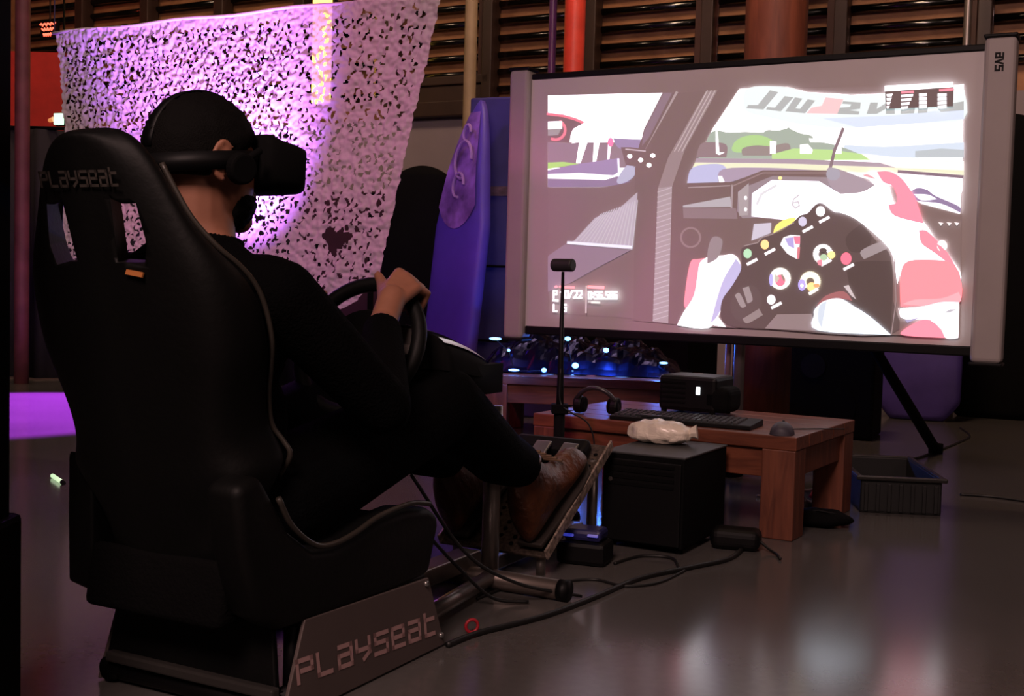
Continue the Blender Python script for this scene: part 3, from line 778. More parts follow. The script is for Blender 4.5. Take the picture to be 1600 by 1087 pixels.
def ring(x, y, r, wd, col, a0=0, a1=360, base=None):
    line([(x+r*math.cos(R_(a0+(a1-a0)*k/18)), y+r*math.sin(R_(a0+(a1-a0)*k/18))) for k in range(19)], wd, col, base)
def text(s, x, y, w_, h_, gap, th, col):
    for q in strokes(s, w_, h_, gap, th): P2([(x+a, y-b) for a, b in q], col)
W = (1.9, 1.85, 1.95); K = (0, 0, 0); LV = (.14, .13, .30)
P2([(856,149),(1506,131),(1498,528),(857,489)], (.010,.006,.009), .60)               # picture area at black level
# side window
P2([(856,149),(1035,145),(1006,202),(992,262),(968,286),(940,292),(856,292)], W)
P2([(856,177),(885,182),(910,190),(903,215),(893,224),(856,222)], (.015,.004,.004), .58)
line([(856,178),(880,181),(898,186),(910,191)], 4, (.75,.10,.16)); ring(868, 203, 15, 4, (.8,.12,.18), -60, 110)
P2([(856,190),(878,189),(878,201),(856,202)], (1.5,1.5,1.6)); P2([(856,202),(877,201),(872,211),(856,212)], (.16,.19,.19))
P2([(856,222),(893,224),(905,222),(990,222),(992,262),(856,262)], (.10,.085,.12), .58)
PS([(890,222),(905,196),(990,198),(985,214),(962,216),(955,222)], W)
P2([(856,254),(880,253),(905,256),(856,264)], (.25,.60,.06)); P2([(905,222),(918,222),(907,255),(900,255)], W); P2([(928,222),(937,222),(931,255),(926,254)], W)
P2([(950,222),(956,222),(952,250),(949,250)], (1.2,1.1,1.3)); PS([(958,216),(1004,218),(1000,232),(968,232)], (.14,.13,.30)); disc(954, 222, 4.5, 7, (1.2,.12,.35))
P2([(856,266),(905,256),(965,247),(968,268),(955,276),(856,274)], LV); P2([(856,272),(905,270),(960,274),(945,281),(856,279)], (1.2,1.2,1.3))
P2([(856,279),(945,281),(965,275),(985,284),(968,288),(940,292),(856,292)], (.09,.08,.20))
PS([(964,281),(980,258),(1000,258),(988,278),(970,287)], (.30,.36,.52)); line([(966,249),(967,269)], 3, (.9,.9,1.2))
P2([(1035,145),(1059,145),(1018,232),(990,262),(1000,222)], K, .58)
P2([(1037,145),(1050,145),(1014,215),(1003,228),(1006,205)], (.07,.055,.10), .58); line([(1057,145),(1011,232)], 4, (.22,.20,.21))
P2([(1059,145),(1155,139),(1115,200),(1088,256),(1068,330),(1060,507),(990,501),(992,262)], K, .58)
P2([(970,230),(985,230),(1015,234),(1012,262),(978,258)], K, .58); line([(978,233),(1008,236)], 2, (.4,.35,.4))
for x, y in ((984,244),(1001,250),(1020,243),(1014,258)): disc(x, y, 4, 3.4, W)
P2([(1103,142),(1121,141),(1070,234),(1050,292),(1028,294),(1044,246)], (.13,.11,.12), .58)
for d_ in (2, 8, 14): line([(1103+d_,142),(1052+d_,236)], 1.6, (.34,.31,.32))
P2([(1028,294),(1050,291),(1044,505),(1020,502)], (.22,.20,.22), .58)
for k in range(26): line([(1028-k*.3,300+8*k),(1049-k*.22,293+8*k)], 1.5, (.36,.34,.38))
P2([(996,300),(988,390),(884,381),(897,376),(930,340),(966,327)], (.30,.29,.36))
for k in range(15): line([(900+k*6.3,376+k*.6),(940+k*4,334-k*1.5)], 1.3, (.42,.42,.50))
line([(888,379),(986,386)], 4, (.75,.80,.95)); P2([(856,400),(882,382),(985,391),(930,420),(895,440),(856,456)], (.10,.08,.14), .58)
# windscreen
P2([(1155,139),(1230,136),(1262,144),(1330,148),(1400,146),(1506,131),(1503,300),(1430,300),(1300,264),(1160,270),(1074,286),(1088,256),(1113,202)], W)
PS([(1168,138),(1228,136),(1262,144),(1330,148),(1400,146),(1506,138),(1506,186),(1430,193),(1330,199),(1262,196),(1200,183),(1165,172)], (.70,.86,.86))
P2([(1285,185),(1400,180),(1506,168),(1506,186),(1430,193),(1340,199)], (.55,.70,.88))
GG = (.27,.36,.36)
for q in ([(1203,141),(1216,144),(1193,171),(1166,169),(1169,164),(1184,164)], [(1226,150),(1240,152),(1220,174),(1197,171),(1199,167),(1211,168)],
          [(1242,152),(1254,154),(1243,169),(1250,170),(1262,155),(1274,157),(1258,177),(1227,174)],
          [(1317,158),(1345,160),(1344,170),(1328,172),(1343,174),(1342,179),(1308,178),(1311,168),(1328,167),(1330,163),(1316,162)],
          [(1360,160),(1372,160),(1370,170),(1384,161),(1398,161),(1398,178),(1384,178),(1384,170),(1370,178),(1354,178)],
          [(1408,168),(1430,168),(1428,177),(1407,178)], [(1434,168),(1450,167),(1449,176),(1434,177)], [(1462,166),(1506,158),(1506,172),(1470,175)]):
    P2(q, GG)
P2([(1290,152),(1318,155),(1308,178),(1260,177),(1268,168),(1284,165)], (.80,.50,.52))
PS([(1320,226),(1380,229),(1440,226),(1506,222),(1506,246),(1330,246)], (.52,.68,.82)); P2([(1430,236),(1470,232),(1506,234),(1506,246),(1430,246)], (.34,.46,.50))
PS([(1098,238),(1112,206),(1140,207),(1165,206),(1190,207),(1200,203),(1215,204),(1232,201),(1250,208),(1268,212),(1274,220),(1300,225),(1322,232),(1345,242),(1345,248),(1090,248)], (.20,.34,.27))
disc(1232, 204, 3.5, 5, (.20,.34,.27)); PS([(1094,226),(1110,222),(1135,226),(1135,246),(1088,246)], (.10,.08,.10))
PS([(1146,225),(1160,214),(1185,211),(1208,220),(1212,236),(1150,238)], (.26,.58,.16)); PS([(1160,232),(1180,227),(1205,228),(1232,224),(1236,243),(1160,243)], (.13,.14,.13))
P2([(1206,241),(1240,232),(1300,234),(1350,241),(1370,250),(1206,250)], (.34,.66,.18))
for q in ([(1203,220),(1213,221),(1212,240),(1203,240)], [(1250,226),(1262,225),(1270,234),(1268,240),(1250,240)], [(1305,228),(1315,228),(1315,240),(1305,240)], [(1118,205),(1121,205),(1124,238),(1132,238),(1124,242),(1119,240)], [(1264,216),(1278,217),(1284,222),(1266,222)]): P2(q, W)
P2([(1088,247),(1240,248),(1380,254),(1400,262),(1240,256),(1086,254)], (.24,.21,.28)); P2([(1345,240),(1400,246),(1506,252),(1506,266),(1400,262),(1360,250)], (.95,.90,.86))
for k in range(9): P2([(1398+12*k,253+.9*k),(1406+12*k,252.6+.9*k),(1408+12*k,256+.9*k),(1400+12*k,256.4+.9*k)], W)
P2([(1086,254),(1240,256),(1400,262),(1506,266),(1506,274),(1300,268),(1160,266),(1082,262)], (.72,.78,.52))
PS([(1082,262),(1120,256),(1135,264),(1128,284),(1074,286)], (.36,.42,.68)); PS([(1130,264),(1200,262),(1260,265),(1300,267),(1300,272),(1190,272),(1142,284),(1122,284)], (.24,.21,.32))
P2([(1122,275),(1128,275),(1132,284),(1124,285)], W); line([(1317,202),(1304,235),(1297,264)], 5, (.06,.05,.08), .58)
# dashboard
P2([(1074,286),(1146,284),(1192,266),(1302,266),(1430,300),(1503,334),(1498,528),(1058,508),(1060,420),(1068,330)], K, .58)
line([(1076,293),(1140,290)], 2, (.17,.15,.16)); line([(1144,290),(1143,324)], 3, (.2,.18,.2)); line([(1146,290),(1192,270),(1292,270)], 2, (.12,.09,.10))
P2([(1067,321),(1141,307),(1143,323),(1067,324)], (.30,.32,.36)); P2([(1067,325),(1150,325),(1152,342),(1068,341)], (.12,.09,.11), .5)
ring(1079, 371, 15, 3, (.11,.08,.09)); P2([(1153,300),(1170,290),(1207,275),(1300,277),(1310,288),(1262,337),(1160,341),(1152,330)], (.13,.125,.16))
P2([(1153,300),(1170,286),(1169,336),(1155,337)], (.24,.24,.26)); P2([(1175,302),(1206,281),(1280,283),(1312,302),(1320,322),(1262,337),(1245,345),(1174,338)], (1.3,1.3,1.5))
line([(1248,305),(1240,311),(1238,320),(1243,325),(1249,321),(1247,315),(1239,317)], 2, (.45,.45,.5)); line([(1183,318),(1190,303),(1212,290)], 4, (.62,.66,.70)); disc(1219, 278, 3, 2.5, (1.4,1.2,.3))
for x, y in ((1165,309),(1165,327)): disc(x, y, 2, 3, W)
P2([(1178,350),(1205,348),(1204,364),(1174,376)], (.48,.48,.60))
PS([(1208,366),(1212,353),(1226,343),(1244,339),(1241,345),(1225,356)], (1.1,1.0,.12))
# right-hand mirror
P2([(1407,270),(1503,278),(1500,334),(1440,318),(1410,300)], W); line([(1405,268),(1503,276)], 5, (.05,.04,.10), .58)
PS([(1422,300),(1432,294),(1448,296),(1462,306),(1498,322),(1500,332),(1470,318),(1430,313)], (.10,.09,.26)); PS([(1428,303),(1450,304),(1464,311),(1440,313)], (1.2,1.2,1.4))
# left glove and lever
PS([(1072,482),(1069,470),(1078,412),(1090,405),(1108,403),(1100,446),(1084,470)], (1.1,.22,.32))
PS([(1058,508),(1068,488),(1084,462),(1090,430),(1094,410),(1108,401),(1130,399),(1146,398),(1156,410),(1152,428),(1140,445),(1128,480),(1108,512)], W)
PS([(1150,404),(1158,420),(1142,450),(1122,492),(1110,505),(1128,442)], (.40,.42,.72)); PS([(1112,372),(1122,370),(1129,378),(1122,402),(1105,412),(1106,390)], (.13,.13,.15))
# steering wheel
GW = (.006,.004,.005)
PS([(1158,392),(1163,386),(1180,381),(1188,374),(1205,366),(1222,360),(1238,348),(1250,337),(1262,333),(1272,322),(1281,317),(1292,321),(1302,330),(1316,333),(1335,341),(1350,352),(1372,380),(1392,402),(1396,470),(1390,523),(1190,513),(1150,511),(1128,500),(1128,470),(1144,446),(1158,420)], GW, .36)
PS([(1322,370),(1345,350),(1362,372),(1350,392),(1328,392)], K, .30); PS([(1328,412),(1380,408),(1394,420),(1392,520),(1340,500),(1326,440)], K, .29)
P2([(1115,508),(1121,494),(1134,511)], W); disc(1166, 474, 24, 30, (.02,.016,.017), .36, 20); PS([(1148,461),(1156,458),(1166,478),(1158,480)], (.17,.17,.18)); PS([(1160,450),(1170,447),(1176,468),(1168,474)], (.17,.17,.18))
PS([(1160,498),(1186,482),(1192,492),(1168,505)], (.12,.12,.12)); P2([(1195,513),(1214,491),(1268,490),(1276,517)], (.12,.10,.11), .58)
PS([(1345,392),(1376,378),(1387,388),(1350,405)], (.17,.17,.19)); line([(1163,384),(1184,379),(1190,371),(1206,366),(1240,348)], 1.5, (.2,.17,.18))
for x, y, r, c_ in ((1282,330,7,W),(1254,346,6.5,(.55,.55,.75)),(1195,382,6.5,(1.3,.75,.25)),(1168,396,6.5,(.35,.75,.45)),(1322,404,8.5,(1.0,.10,.22)),(1205,468,6.5,W)): disc(x, y, r, r*1.15, c_)
for x, y in ((1288,343),(1262,358),(1203,393),(1175,409),(1326,417),(1213,477),(1291,410)): line([(x-6,y+3.2),(x+6,y-3.2)], 4.5, (1.2,1.15,1.2))
P2([(1219,382),(1224,371),(1235,367),(1250,368),(1249,388),(1246,405),(1230,396)], (1.1,1.1,1.15)); P2([(1226,372),(1240,370),(1241,388),(1232,384)], (.32,.30,.70)); P2([(1240,369),(1250,369),(1250,381),(1242,381)], (.9,.12,.25)); line([(1248,388),(1247,402)], 4, (.6,.1,.15))
ring(1286, 397, 11, 8, (1.2,1.2,1.2), 60, 330); disc(1286, 391, 6, 3.5, (.02,.02,.02), .3); disc(1287, 402, 6, 5, (.35,.6,.35)); disc(1299, 398, 6, 6, (1.2,.9,.3)); P2([(1276,407),(1284,405),(1285,415),(1279,414)], (1.0,.2,.3))
ring(1203, 436, 1, 1, (.2,.2,.5)); disc(1219, 435, 16.5, 17, (1.3,1.25,1.1)); disc(1205, 437, 3, 10, (.4,.4,.95)); disc(1219, 438, 8, 9, (.9,.12,.25)); P2([(1211,428),(1218,434),(1214,441),(1210,437)], (.5,.5,.4)); line([(1222,430),(1225,437)], 3, (.15,.15,.1))
ring(1266, 440, 11, 9, (1.25,1.2,.85), 150, 380); disc(1253, 445, 6, 9, (.42,.36,1.0)); disc(1253, 446, 2.4, 3, W); disc(1268, 448, 7, 7, (1.3,.8,.25)); disc(1276, 446, 5, 3, (.8,.35,.1)); line([(1266,458),(1276,452)], 5, (1.2,1.1,1.0))
# right arm and glove
PS([(1296,306),(1345,300),(1366,288),(1352,275),(1364,268),(1386,284),(1402,325),(1442,346),(1464,378),(1500,424),(1498,450),(1405,430),(1402,444),(1395,400),(1378,376),(1340,344),(1316,333),(1302,330),(1282,316),(1266,322)], W)
PS([(1292,266),(1302,262),(1340,275),(1367,289),(1346,300),(1312,301),(1296,288)], (.22,.20,.26)); disc(1302, 272, 11, 10, (.22,.26,.34))
PS([(1370,268),(1390,268),(1410,280),(1430,310),(1443,349),(1398,337),(1388,320),(1402,315),(1396,292),(1380,284)], (1.2,.20,.32)); PS([(1347,274),(1356,272),(1370,280),(1360,278)], (.7,.3,.35))
PS([(1436,360),(1450,362),(1478,392),(1498,424),(1462,396),(1440,380)], (1.15,.20,.30)); disc(1472, 384, 8, 9, (1.3,1.2,1.2)); P2([(1462,380),(1470,384),(1482,396),(1470,394)], (1.15,.20,.30))
PS([(1407,430),(1419,408),(1462,406),(1486,411),(1500,430),(1499,472),(1450,476),(1407,479)], (1.2,.22,.28)); PS([(1410,475),(1430,468),(1470,466),(1498,456),(1498,473),(1440,477)], (1.3,.36,.42))
PS([(1406,482),(1440,479),(1470,472),(1498,472),(1497,528),(1478,528),(1470,513),(1455,511),(1456,499),(1440,499),(1410,497)], W)
PS([(1412,515),(1440,500),(1456,502),(1468,512),(1477,528),(1413,524)], (1.2,.22,.34)); P2([(1414,500),(1438,496),(1418,504)], (.3,.3,.55)); P2([(1474,489),(1484,483),(1496,483),(1484,488)], (.42,.45,.52))
for q in ([(1404,482),(1407,495)], [(1412,484),(1412,494)], [(1420,484),(1420,494)]): line(q, 1.2, (1.0,.9,.95))
for x in (1470, 1483, 1495): P2([(x-4,347),(x+4,348),(x,353)], (.9,.85,.85))
# lower forearm
PS([(1274,480),(1290,462),(1318,455),(1332,470),(1312,467),(1284,474)], (.22,.02,.035)); PS([(1274,482),(1288,470),(1312,466),(1332,477),(1360,495),(1392,523),(1278,516),(1272,492)], (1.4,1.6,1.8))
PS([(1280,478),(1292,470),(1288,490),(1284,512),(1278,500)], (.55,.68,.80)); P2([(1318,447),(1326,445),(1338,468),(1330,462)], (.5,.45,.47)); line([(1398,405),(1400,470),(1393,522)], 1.6, (.16,.13,.14))
# timing read-outs
P2([(1383,142),(1490,136),(1489,166),(1384,170)], (.02,.012,.014), .35); P2([(1382,134),(1489,128),(1489,136),(1382,143)], W)
for k in range(4):
    y = 147+6.2*k
    P2([(1385,y),(1395-2.0*k*.8,y-.5),(1393-2.0*k*.8,y+3.8),(1386,y+4.2)], W); P2([(1408,y+1),(1427-3*k*.9,y),(1426-3*k*.9,y+4),(1408,y+5)], W)
    P2([(1436,y-1),(1448,y-1.6),(1448,y+3),(1436,y+3.6)], W); P2([(1465,y-.5),(1479,y-1.2),(1479,y+3.3),(1465,y+4)], W)
line([(1410,144.5),(1426,143.5)], 3.5, (1.2,.2,.3)); line([(1469,141),(1489,139.5)], 3.5, (1.2,.2,.3))
for x in (869, 876): disc(x, 448, 2.6, 2.2, (1.3,.35,.40))
line([(883,448.6),(896,449)], 3.6, (1.3,.35,.40)); line([(920,448),(942,449)], 4.6, (1.3,.40,.45)); line([(916,447),(915.5,488)], 2.2, (.55,.45,.47))
text('P 10/22', 865, 465, 5.4, 10.5, 1.7, 2.6, W); text('0:56.586', 919, 466.5, 4.9, 10.5, 1.7, 2.5, W); text('L 5', 865, 486, 6, 10, 4.2, 2.7, W)
line([(865,469),(871,469.5)], 4, (1.1,1.1,1.1)); line([(920,471),(921.5,471)], 3, (.5,.5,.5)); line([(925,472),(936,472.4)], 3.2, (.9,.92,.85))
me = bpy.data.meshes.new('projected_picture'); me.from_pydata(pic_v, [], pic_f)
ca = me.color_attributes.new('light', 'FLOAT_COLOR', 'CORNER'); cb = me.color_attributes.new('sheet', 'FLOAT_COLOR', 'CORNER')
for p, e_, b_ in zip(me.polygons, pic_e, pic_b):
    for li in p.loop_indices: ca.data[li].color = (*e_, 1); cb.data[li].color = (b_, b_*.93, b_*.93, 1)
pm = bpy.data.materials.new('projected_light'); pm.use_nodes = True; nt = pm.node_tree; b = nt.nodes['Principled BSDF']; b.inputs['Roughness'].default_value = .8
for nm, sock in (('light', 'Emission Color'), ('sheet', 'Base Color')):
    a = nt.nodes.new('ShaderNodeVertexColor'); a.layer_name = nm; nt.links.new(a.outputs['Color'], b.inputs[sock])
b.inputs['Emission Strength'].default_value = 1.0
me.materials.append(pm); o = bpy.data.objects.new('projected_picture', me); COL.objects.link(o); o.parent = scr
part_label(o, 'bright projected view of a race car cockpit with gloved hands on the wheel')

# ------------------------------------------------------------------ two low wooden tables
def low_table(name, loc, rz, lx, ly, h, label, planks=5):
    t = thing(name, label, 'table', loc, rz, 'low wooden tables')
    pw = ly/planks
    for k in range(planks):
        m = MB(); m.box((lx/2, pw*(k+.5), h-.02), (lx, pw-.004, .04)); m.build('plank', M_WOOD, t, bevel=.003)
    bh = .085
    for y in (.045, ly-.045): m = MB(); m.box((lx/2, y, h-.04-bh/2), (lx-.04, .055, bh)); m.build('beam', M_WOOD, t, bevel=.003)
    for x in (.045, lx-.045): m = MB(); m.box((x, ly/2, h-.04-bh/2), (.055, ly-.13, bh)); m.build('beam', M_WOODY, t, bevel=.003)
    for x in (.052, lx-.052):
        for y in (.052, ly-.052): m = MB(); m.box((x, y, (h-.04)/2), (.10, .10, h-.04)); m.build('leg', M_WOODY, t, bevel=.004)
    return t
TZ = .30
tu = Vector((math.cos(R_(31.5)), -math.sin(R_(31.5)), 0)); tv = Vector((math.sin(R_(31.5)), math.cos(R_(31.5)), 0))
TO = Vector((.815, 3.345, 0)) - tu*.87
low_table('low_table', TO, -R_(31.5), .87, .60, TZ, 'low red-brown wooden table with keyboard and mouse in front of the screen')
def tab(a, b, z=TZ): return TO + tu*a + tv*b + Vector((0, 0, z))
T2 = onz(758, 585, .30); T2.z = 0
low_table('low_table', T2, -R_(8), .98, .62, .30, 'low reddish wooden table behind, under blue-lit crumpled foil', 5)
sd = thing('bench', 'low red wooden bench half hidden behind the driver and the far table', 'bench', (T2.x-.62, T2.y+.12, 0), -R_(8))
m = MB(); m.box((.30, .12, .262), (.56, .24, .04)); m.build('seat_board', M_WOOD, sd, bevel=.004)
for x in (.05, .52): m = MB(); m.box((x, .12, .121), (.05, .22, .242)); m.build('leg', M_WOODY, sd, bevel=.004)

# ------------------------------------------------------------------ things on the table
# keyboard
k0 = onz(952, 655, TZ); kf = onz(1172, 673, TZ); ku = (kf-k0).normalized(); kl = (kf-k0).length; kv = Vector((-ku.y, ku.x, 0)); kz = math.atan2(ku.y, ku.x)
kb = thing('keyboard', 'long black computer keyboard on the low wooden table', 'keyboard', k0, kz)
m = MB(); m.prism([(0, .0), (.15, .0), (.15, .022), (0, .014)], (0, 0, 0), (0, 1, 0), (0, 0, 1), kl); m.build('case', M_PLASTIC, kb, bevel=.003)
key = MB(); key.add([(-.0075, -.0075, 0), (.0075, -.0075, 0), (.0075, .0075, 0), (-.0075, .0075, 0), (-.006, -.006, .006), (.006, -.006, .006), (.006, .006, .006), (-.006, .006, .006)], [(4,5,6,7),(0,1,5,4),(1,2,6,5),(2,3,7,6),(3,0,4,7)])
M_KEY = mat('dark_key', (.02, .022, .025), .35); km = None
nk = int((kl-.03)/.019)
for r in range(6):
    for c in range(nk):
        if r == 0 and 4 < c < 10: continue
        y = .018+.0195*r; z = .0145+.055*y-.001
        if km is None: ko = key.build('key', M_KEY, kb); km = ko.data
        else: ko = bpy.data.objects.new('key', km); COL.objects.link(ko); ko.parent = kb
        ko.location = (.018+.019*c, y, z)
m = MB(); m.box((kl*.32, .018, .019), (.11, .014, .007)); m.build('space_bar', M_KEY, kb, bevel=.001)
# mouse
ml = onz(1222, 678, TZ)
mo = thing('mouse', 'rounded dark computer mouse on the table corner', 'mouse', ml, -R_(20))
m = MB(); P = []
for j in range(9):
    t = j/8; y = -.05+.10*t; hh = .038*math.sin(math.pi*(.12+.80*t))**.7; wd = .031*(.8+.35*math.sin(math.pi*t))*(1 if 0 < j < 8 else .6)
    P.append([(-wd*math.cos(math.pi*i/12), y, hh*math.sin(math.pi*i/12)) for i in range(13)])
m.grid(P, 13, 9); m.f.append(list(range(13))); m.m.append(0); m.f.append(list(range(8*13, 9*13))); m.m.append(0)
m.build('mouse_shell', mat('mouse_grey', (.045, .04, .055), .58), mo, smooth=True, sub=1)
m = MB(); m.cyl((-.003, .022, .031), (.003, .022, .031), .007, None, 14); m.build('scroll_wheel', M_PLASTIC, mo, smooth=True)
m = MB(); m.tube(curve_pts([(0, .05, .01), (.03, .12, .004), (.10, .17, .004), (.16, .20, .004)], 6), .002, 6); m.build('cord', M_CABLE, mo, smooth=True)
# headphones
hl = onz(928, 648, TZ)
hp = thing('headphones', 'black over-ear headphones lying on the far left of the table top', 'headphones', hl, -R_(25)); hp.scale = (.86, .86, .86)
m = MB(); m.tube([(.085*math.cos(a)*1.02, .03-.03*math.sin(a), .012+.088*math.sin(a)) for a in [math.pi*k/20 for k in range(21)]], .0085, 10); m.build('headband', mat('satin_black', (.02, .018, .02), .3), hp, smooth=True)
for sg in (-1, 1):
    m = MB(); m.cyl((sg*.088, .03, .034), (sg*.055, .03, .034), .034, .032, 20); c = m.build('ear_cup', M_PLASTIC, hp, smooth=False, bevel=.008)
    m = MB(); m.cyl((sg*.054, .03, .034), (sg*.046, .03, .034), .031, .028, 20); m.build('ear_pad', M_BLACKFAB, c, bevel=.005)
m = MB(); m.tube(curve_pts([(-.085, .02, .01), (-.12, -.02, .006), (-.09, -.06, .006), (-.02, -.05, .006)], 6), .002, 6); m.build('cord', M_CABLE, hp, smooth=True)
# projector
pj = thing('projector', 'small black projector with a tiny white lamp behind the keyboard', 'projector', onz(1088, 652, TZ)+Vector((.02, .14, 0)), -R_(31))
m = MB(); m.box((0, 0, .070), (.20, .17, .115)); body_ = m.build('case', M_PLASTIC, pj, bevel=.012)
m = MB(); m.box((.095, -.02, .055), (.10, .13, .085)); m.build('side_pod', M_MATTE, pj, bevel=.025, seg=4)
m = MB(); m.box((.040, -.087, .082), (.014, .006, .026)); m.build('status_lamp', lamp_mat('white_lamp', (.9, .95, 1), 2.2), pj, bevel=.002)
m = MB(); m.cyl((-.04, .08, .075), (-.04, .105, .075), .035); m.build('lens', M_PLASTIC, pj, bevel=.003)
for x in (-.085, .085):
    for y in (-.07, .07): m = MB(); m.cyl((x, y, 0), (x, y, .016), .01, None, 10); m.build('foot', M_MATTE, pj)
for k in range(5): m = MB(); m.box((-.05, -.086, .04+.016*k), (.09, .003, .006)); m.build('vent_slat', M_MATTE, pj)

# ------------------------------------------------------------------ computer tower with crumpled bag on top
c0, c1, c2 = onz(943, 703, .264), onz(1070, 716, .264), onz(1115, 692, .264)
px_ = (c1-c0).normalized(); pcw = (c1-c0).length; pcd = (c2-c1).length*.96; prz = math.atan2(px_.y, px_.x)
tw = thing('computer_case', 'black box-shaped computer case standing before the table', 'computer', (c0.x, c0.y, 0), prz)
m = MB(); m.box((pcw/2, pcd/2, .138), (pcw, pcd, .244)); m.build('case', M_MATTE, tw, bevel=.004)
m = MB(); m.box((pcw/2, pcd/2, .262), (pcw+.004, pcd+.004, .006)); m.build('top_panel', mat('satin_dark', (.035, .036, .038), .58), tw, bevel=.002)
m = MB(); m.box((pcw/2, -.004, .135), (pcw-.012, .010, .225)); fp = m.build('front_panel', M_PLASTIC, tw, bevel=.003)
for k in range(4): m = MB(); m.box((pcw/2, -.010, .235-.018*k), (pcw-.05, .003, .010)); m.build('drive_slot', M_MATTE, tw, bevel=.001)
m = MB(); m.cyl((pcw*.12, -.008, .19), (pcw*.12, -.012, .19), .006, None, 12); m.build('power_button', M_STEEL, fp)
for x in (.02, pcw-.02):
    for y in (.03, pcd-.03): m = MB(); m.cyl((x, y, 0), (x, y, .018), .012, None, 10); m.build('foot', M_MATTE, tw)
bg = (onz(978, 690, .265)+onz(1090, 698, .265))/2 + Vector((0, .03, 0))
bag = thing('plastic_bag', 'crumpled pale white plastic bag lying on the black computer case', 'bag', (bg.x, bg.y, .266), prz-.05)
m = MB(); m.ell((0, 0, .030), (.096, .056, .034), None, 44, 26)
def crump(v, amp, f):
    v = Vector(v); n = Vector((noise.noise(v*f), noise.noise(v*f+Vector((7,0,0))), noise.noise(v*f+Vector((0,9,0)))))
    c = noise.noise(v*f*2.3)
    return v+n*amp+n*abs(c)*amp
m.v = [tuple(max_v) for max_v in (Vector((q.x, q.y, max(q.z, .0015))) for q in (crump(Vector((v[0], math.copysign(abs(v[1]/.056)**.75*.056, v[1]), .030+math.copysign(abs((v[2]-.030)/.034)**.7*.034, v[2]-.030))), .0066, 32) for v in m.v))]
bm_ = mat('pale_bag', (.80, .72, .60), .4, var=.1, scale=20, bump=.3, bscale=50, coat=.3)
m.build('bag_body', bm_, bag, smooth=False)
m = MB(); m.tube([(.078, 0, .030), (.092, .004, .034), (.100, .002, .038), (.112, .006, .040)], 0, 9, True, [.024, .014, .015, .022])
m.build('tied_end', bm_, bag)

# ------------------------------------------------------------------ sensor on a pole
sp0 = onz(872, 712, .10); sp0.z = 0
sp0 = at(873, 690, 3.62); sp0.z = 0
sen = thing('tracking_sensor', 'black cylinder sensor on a tall thin stand before the screen', 'sensor', sp0, 0)
top = at(880, 414, 3.62)-sp0
m = MB(); m.tube([(0, 0, .30), (0, 0, .40), (top.x*.5, 0, .5), (top.x, 0, top.z-.02)], 0, 14, True, [.013, .011, .0085, .0045]); m.build('pole', M_PLASTIC, sen, smooth=True)
m = MB(); m.cyl((0, 0, .01), (0, 0, .33), .017); m.build('stem', M_MATTE, sen, smooth=True)
m = MB(); m.cyl((0, 0, 0), (0, 0, .016), .075, .07, 28); m.build('base', M_MATTE, sen, smooth=False, bevel=.004)
cy = Euler((0, 0, R_(-35))).to_matrix() @ Vector((1, 0, 0))
m = MB(); m.cyl(top-cy*.036, top+cy*.036, .0195, None, 28); c = m.build('sensor_head', mat('sensor_black', (.014, .014, .014), .58), sen, smooth=False, bevel=.004)
m = MB(); m.cyl(top-cy*.0365, top-cy*.0375, .015, None, 24); m.build('lens', M_MATTE, c)
m = MB(); m.box((0, 0, .335), (.052, .05, .03)); m.build('clamp', M_MATTE, sen, bevel=.004)
m = MB(); m.tube(curve_pts([(top.x*.6, -.012, .46), (.0, -.014, .36), (.03, -.03, .33), (.09, -.02, .29), (.11, -.02, .2), (.10, -.02, .02)], 6), .0025, 6); m.build('cord', M_CABLE, sen, smooth=True)

# ------------------------------------------------------------------ crumpled foil with blue light string on the far table
fo0 = Vector((T2.x+.40, T2.y+.34, .302))
foil = thing('crumpled_foil', 'heap of crumpled black glossy foil lit blue on the far wooden table', 'foil', fo0, -R_(8))
m = MB(); P = []
for j in range(41):
    row = []
    for i in range(71):
        x = -.40+.98*i/70; y = -.26+.56*j/40
        e = max(0, 1-(abs(x-.06)/.46)**2.5)*max(0, 1-(abs(y-.02)/.27)**2.5)
        h_ = e**.5*(.15+.10*noise.noise(Vector((x*3, y*3, 1))))+.06*abs(noise.noise(Vector((x*11, y*11, 4))))*e**.4+.02*noise.noise(Vector((x*30, y*30, 2)))*e**.4
        row.append((x, y, max(.004, h_)))
    P.append(row)
m.grid(P, 71, 41); o = m.build('sheet', mat('black_foil', (.018, .020, .06), .28, 1.0), foil); q = o.modifiers.new('t', 'SOLIDIFY'); q.thickness = .003
bulbs = [(887,529,1),(947,547,1.1),(912,555,1),(899,571,1.3),(895,581,1.3),(963,563,.7),(1037,567,.8),(850,578,1),(858,582,.9),(803,578,.8),(774,529,1),(795,547,.6),(1039,588,.7),(971,587,.8),(924,586,.8)]
ls = thing('light_string', 'string of small blue glowing bulbs threaded over the crumpled foil', 'lights', fo0, -R_(8))
fr = Matrix.Rotation(R_(8), 3, 'Z')
pts = []
for k, (x, y, s) in enumerate(bulbs):
    d = 5.36+.05*(k % 3)
    q = fr @ (at(x, y, d)-fo0); q.z = max(q.z, .012); pts.append(q)
    wx_ = {803: 2.6, 971: 3.4, 924: 2.4, 1037: 2.0, 1039: 2.4, 774: 2.4, 858: 1.8, 963: 1.5, 887: 1.2}.get(x, 1.0)
    m = MB(); m.ell(q, (.012*s*wx_, .010*s, .010*s*(.7 if wx_ > 1.5 else 1)), None, 14, 8)
    m.build('bulb', lamp_mat('pink_bulb', (1, .35, .6), 2.5) if k == 14 else lamp_mat('blue_bulb', (.10, .30, 1.0), 7.0), ls, smooth=True)
pts.sort(key=lambda q: q.x)
m = MB(); m.tube([q+Vector((0, .008, -.004)) for q in pts], .002, 6); m.build('wire', M_CABLE, ls)
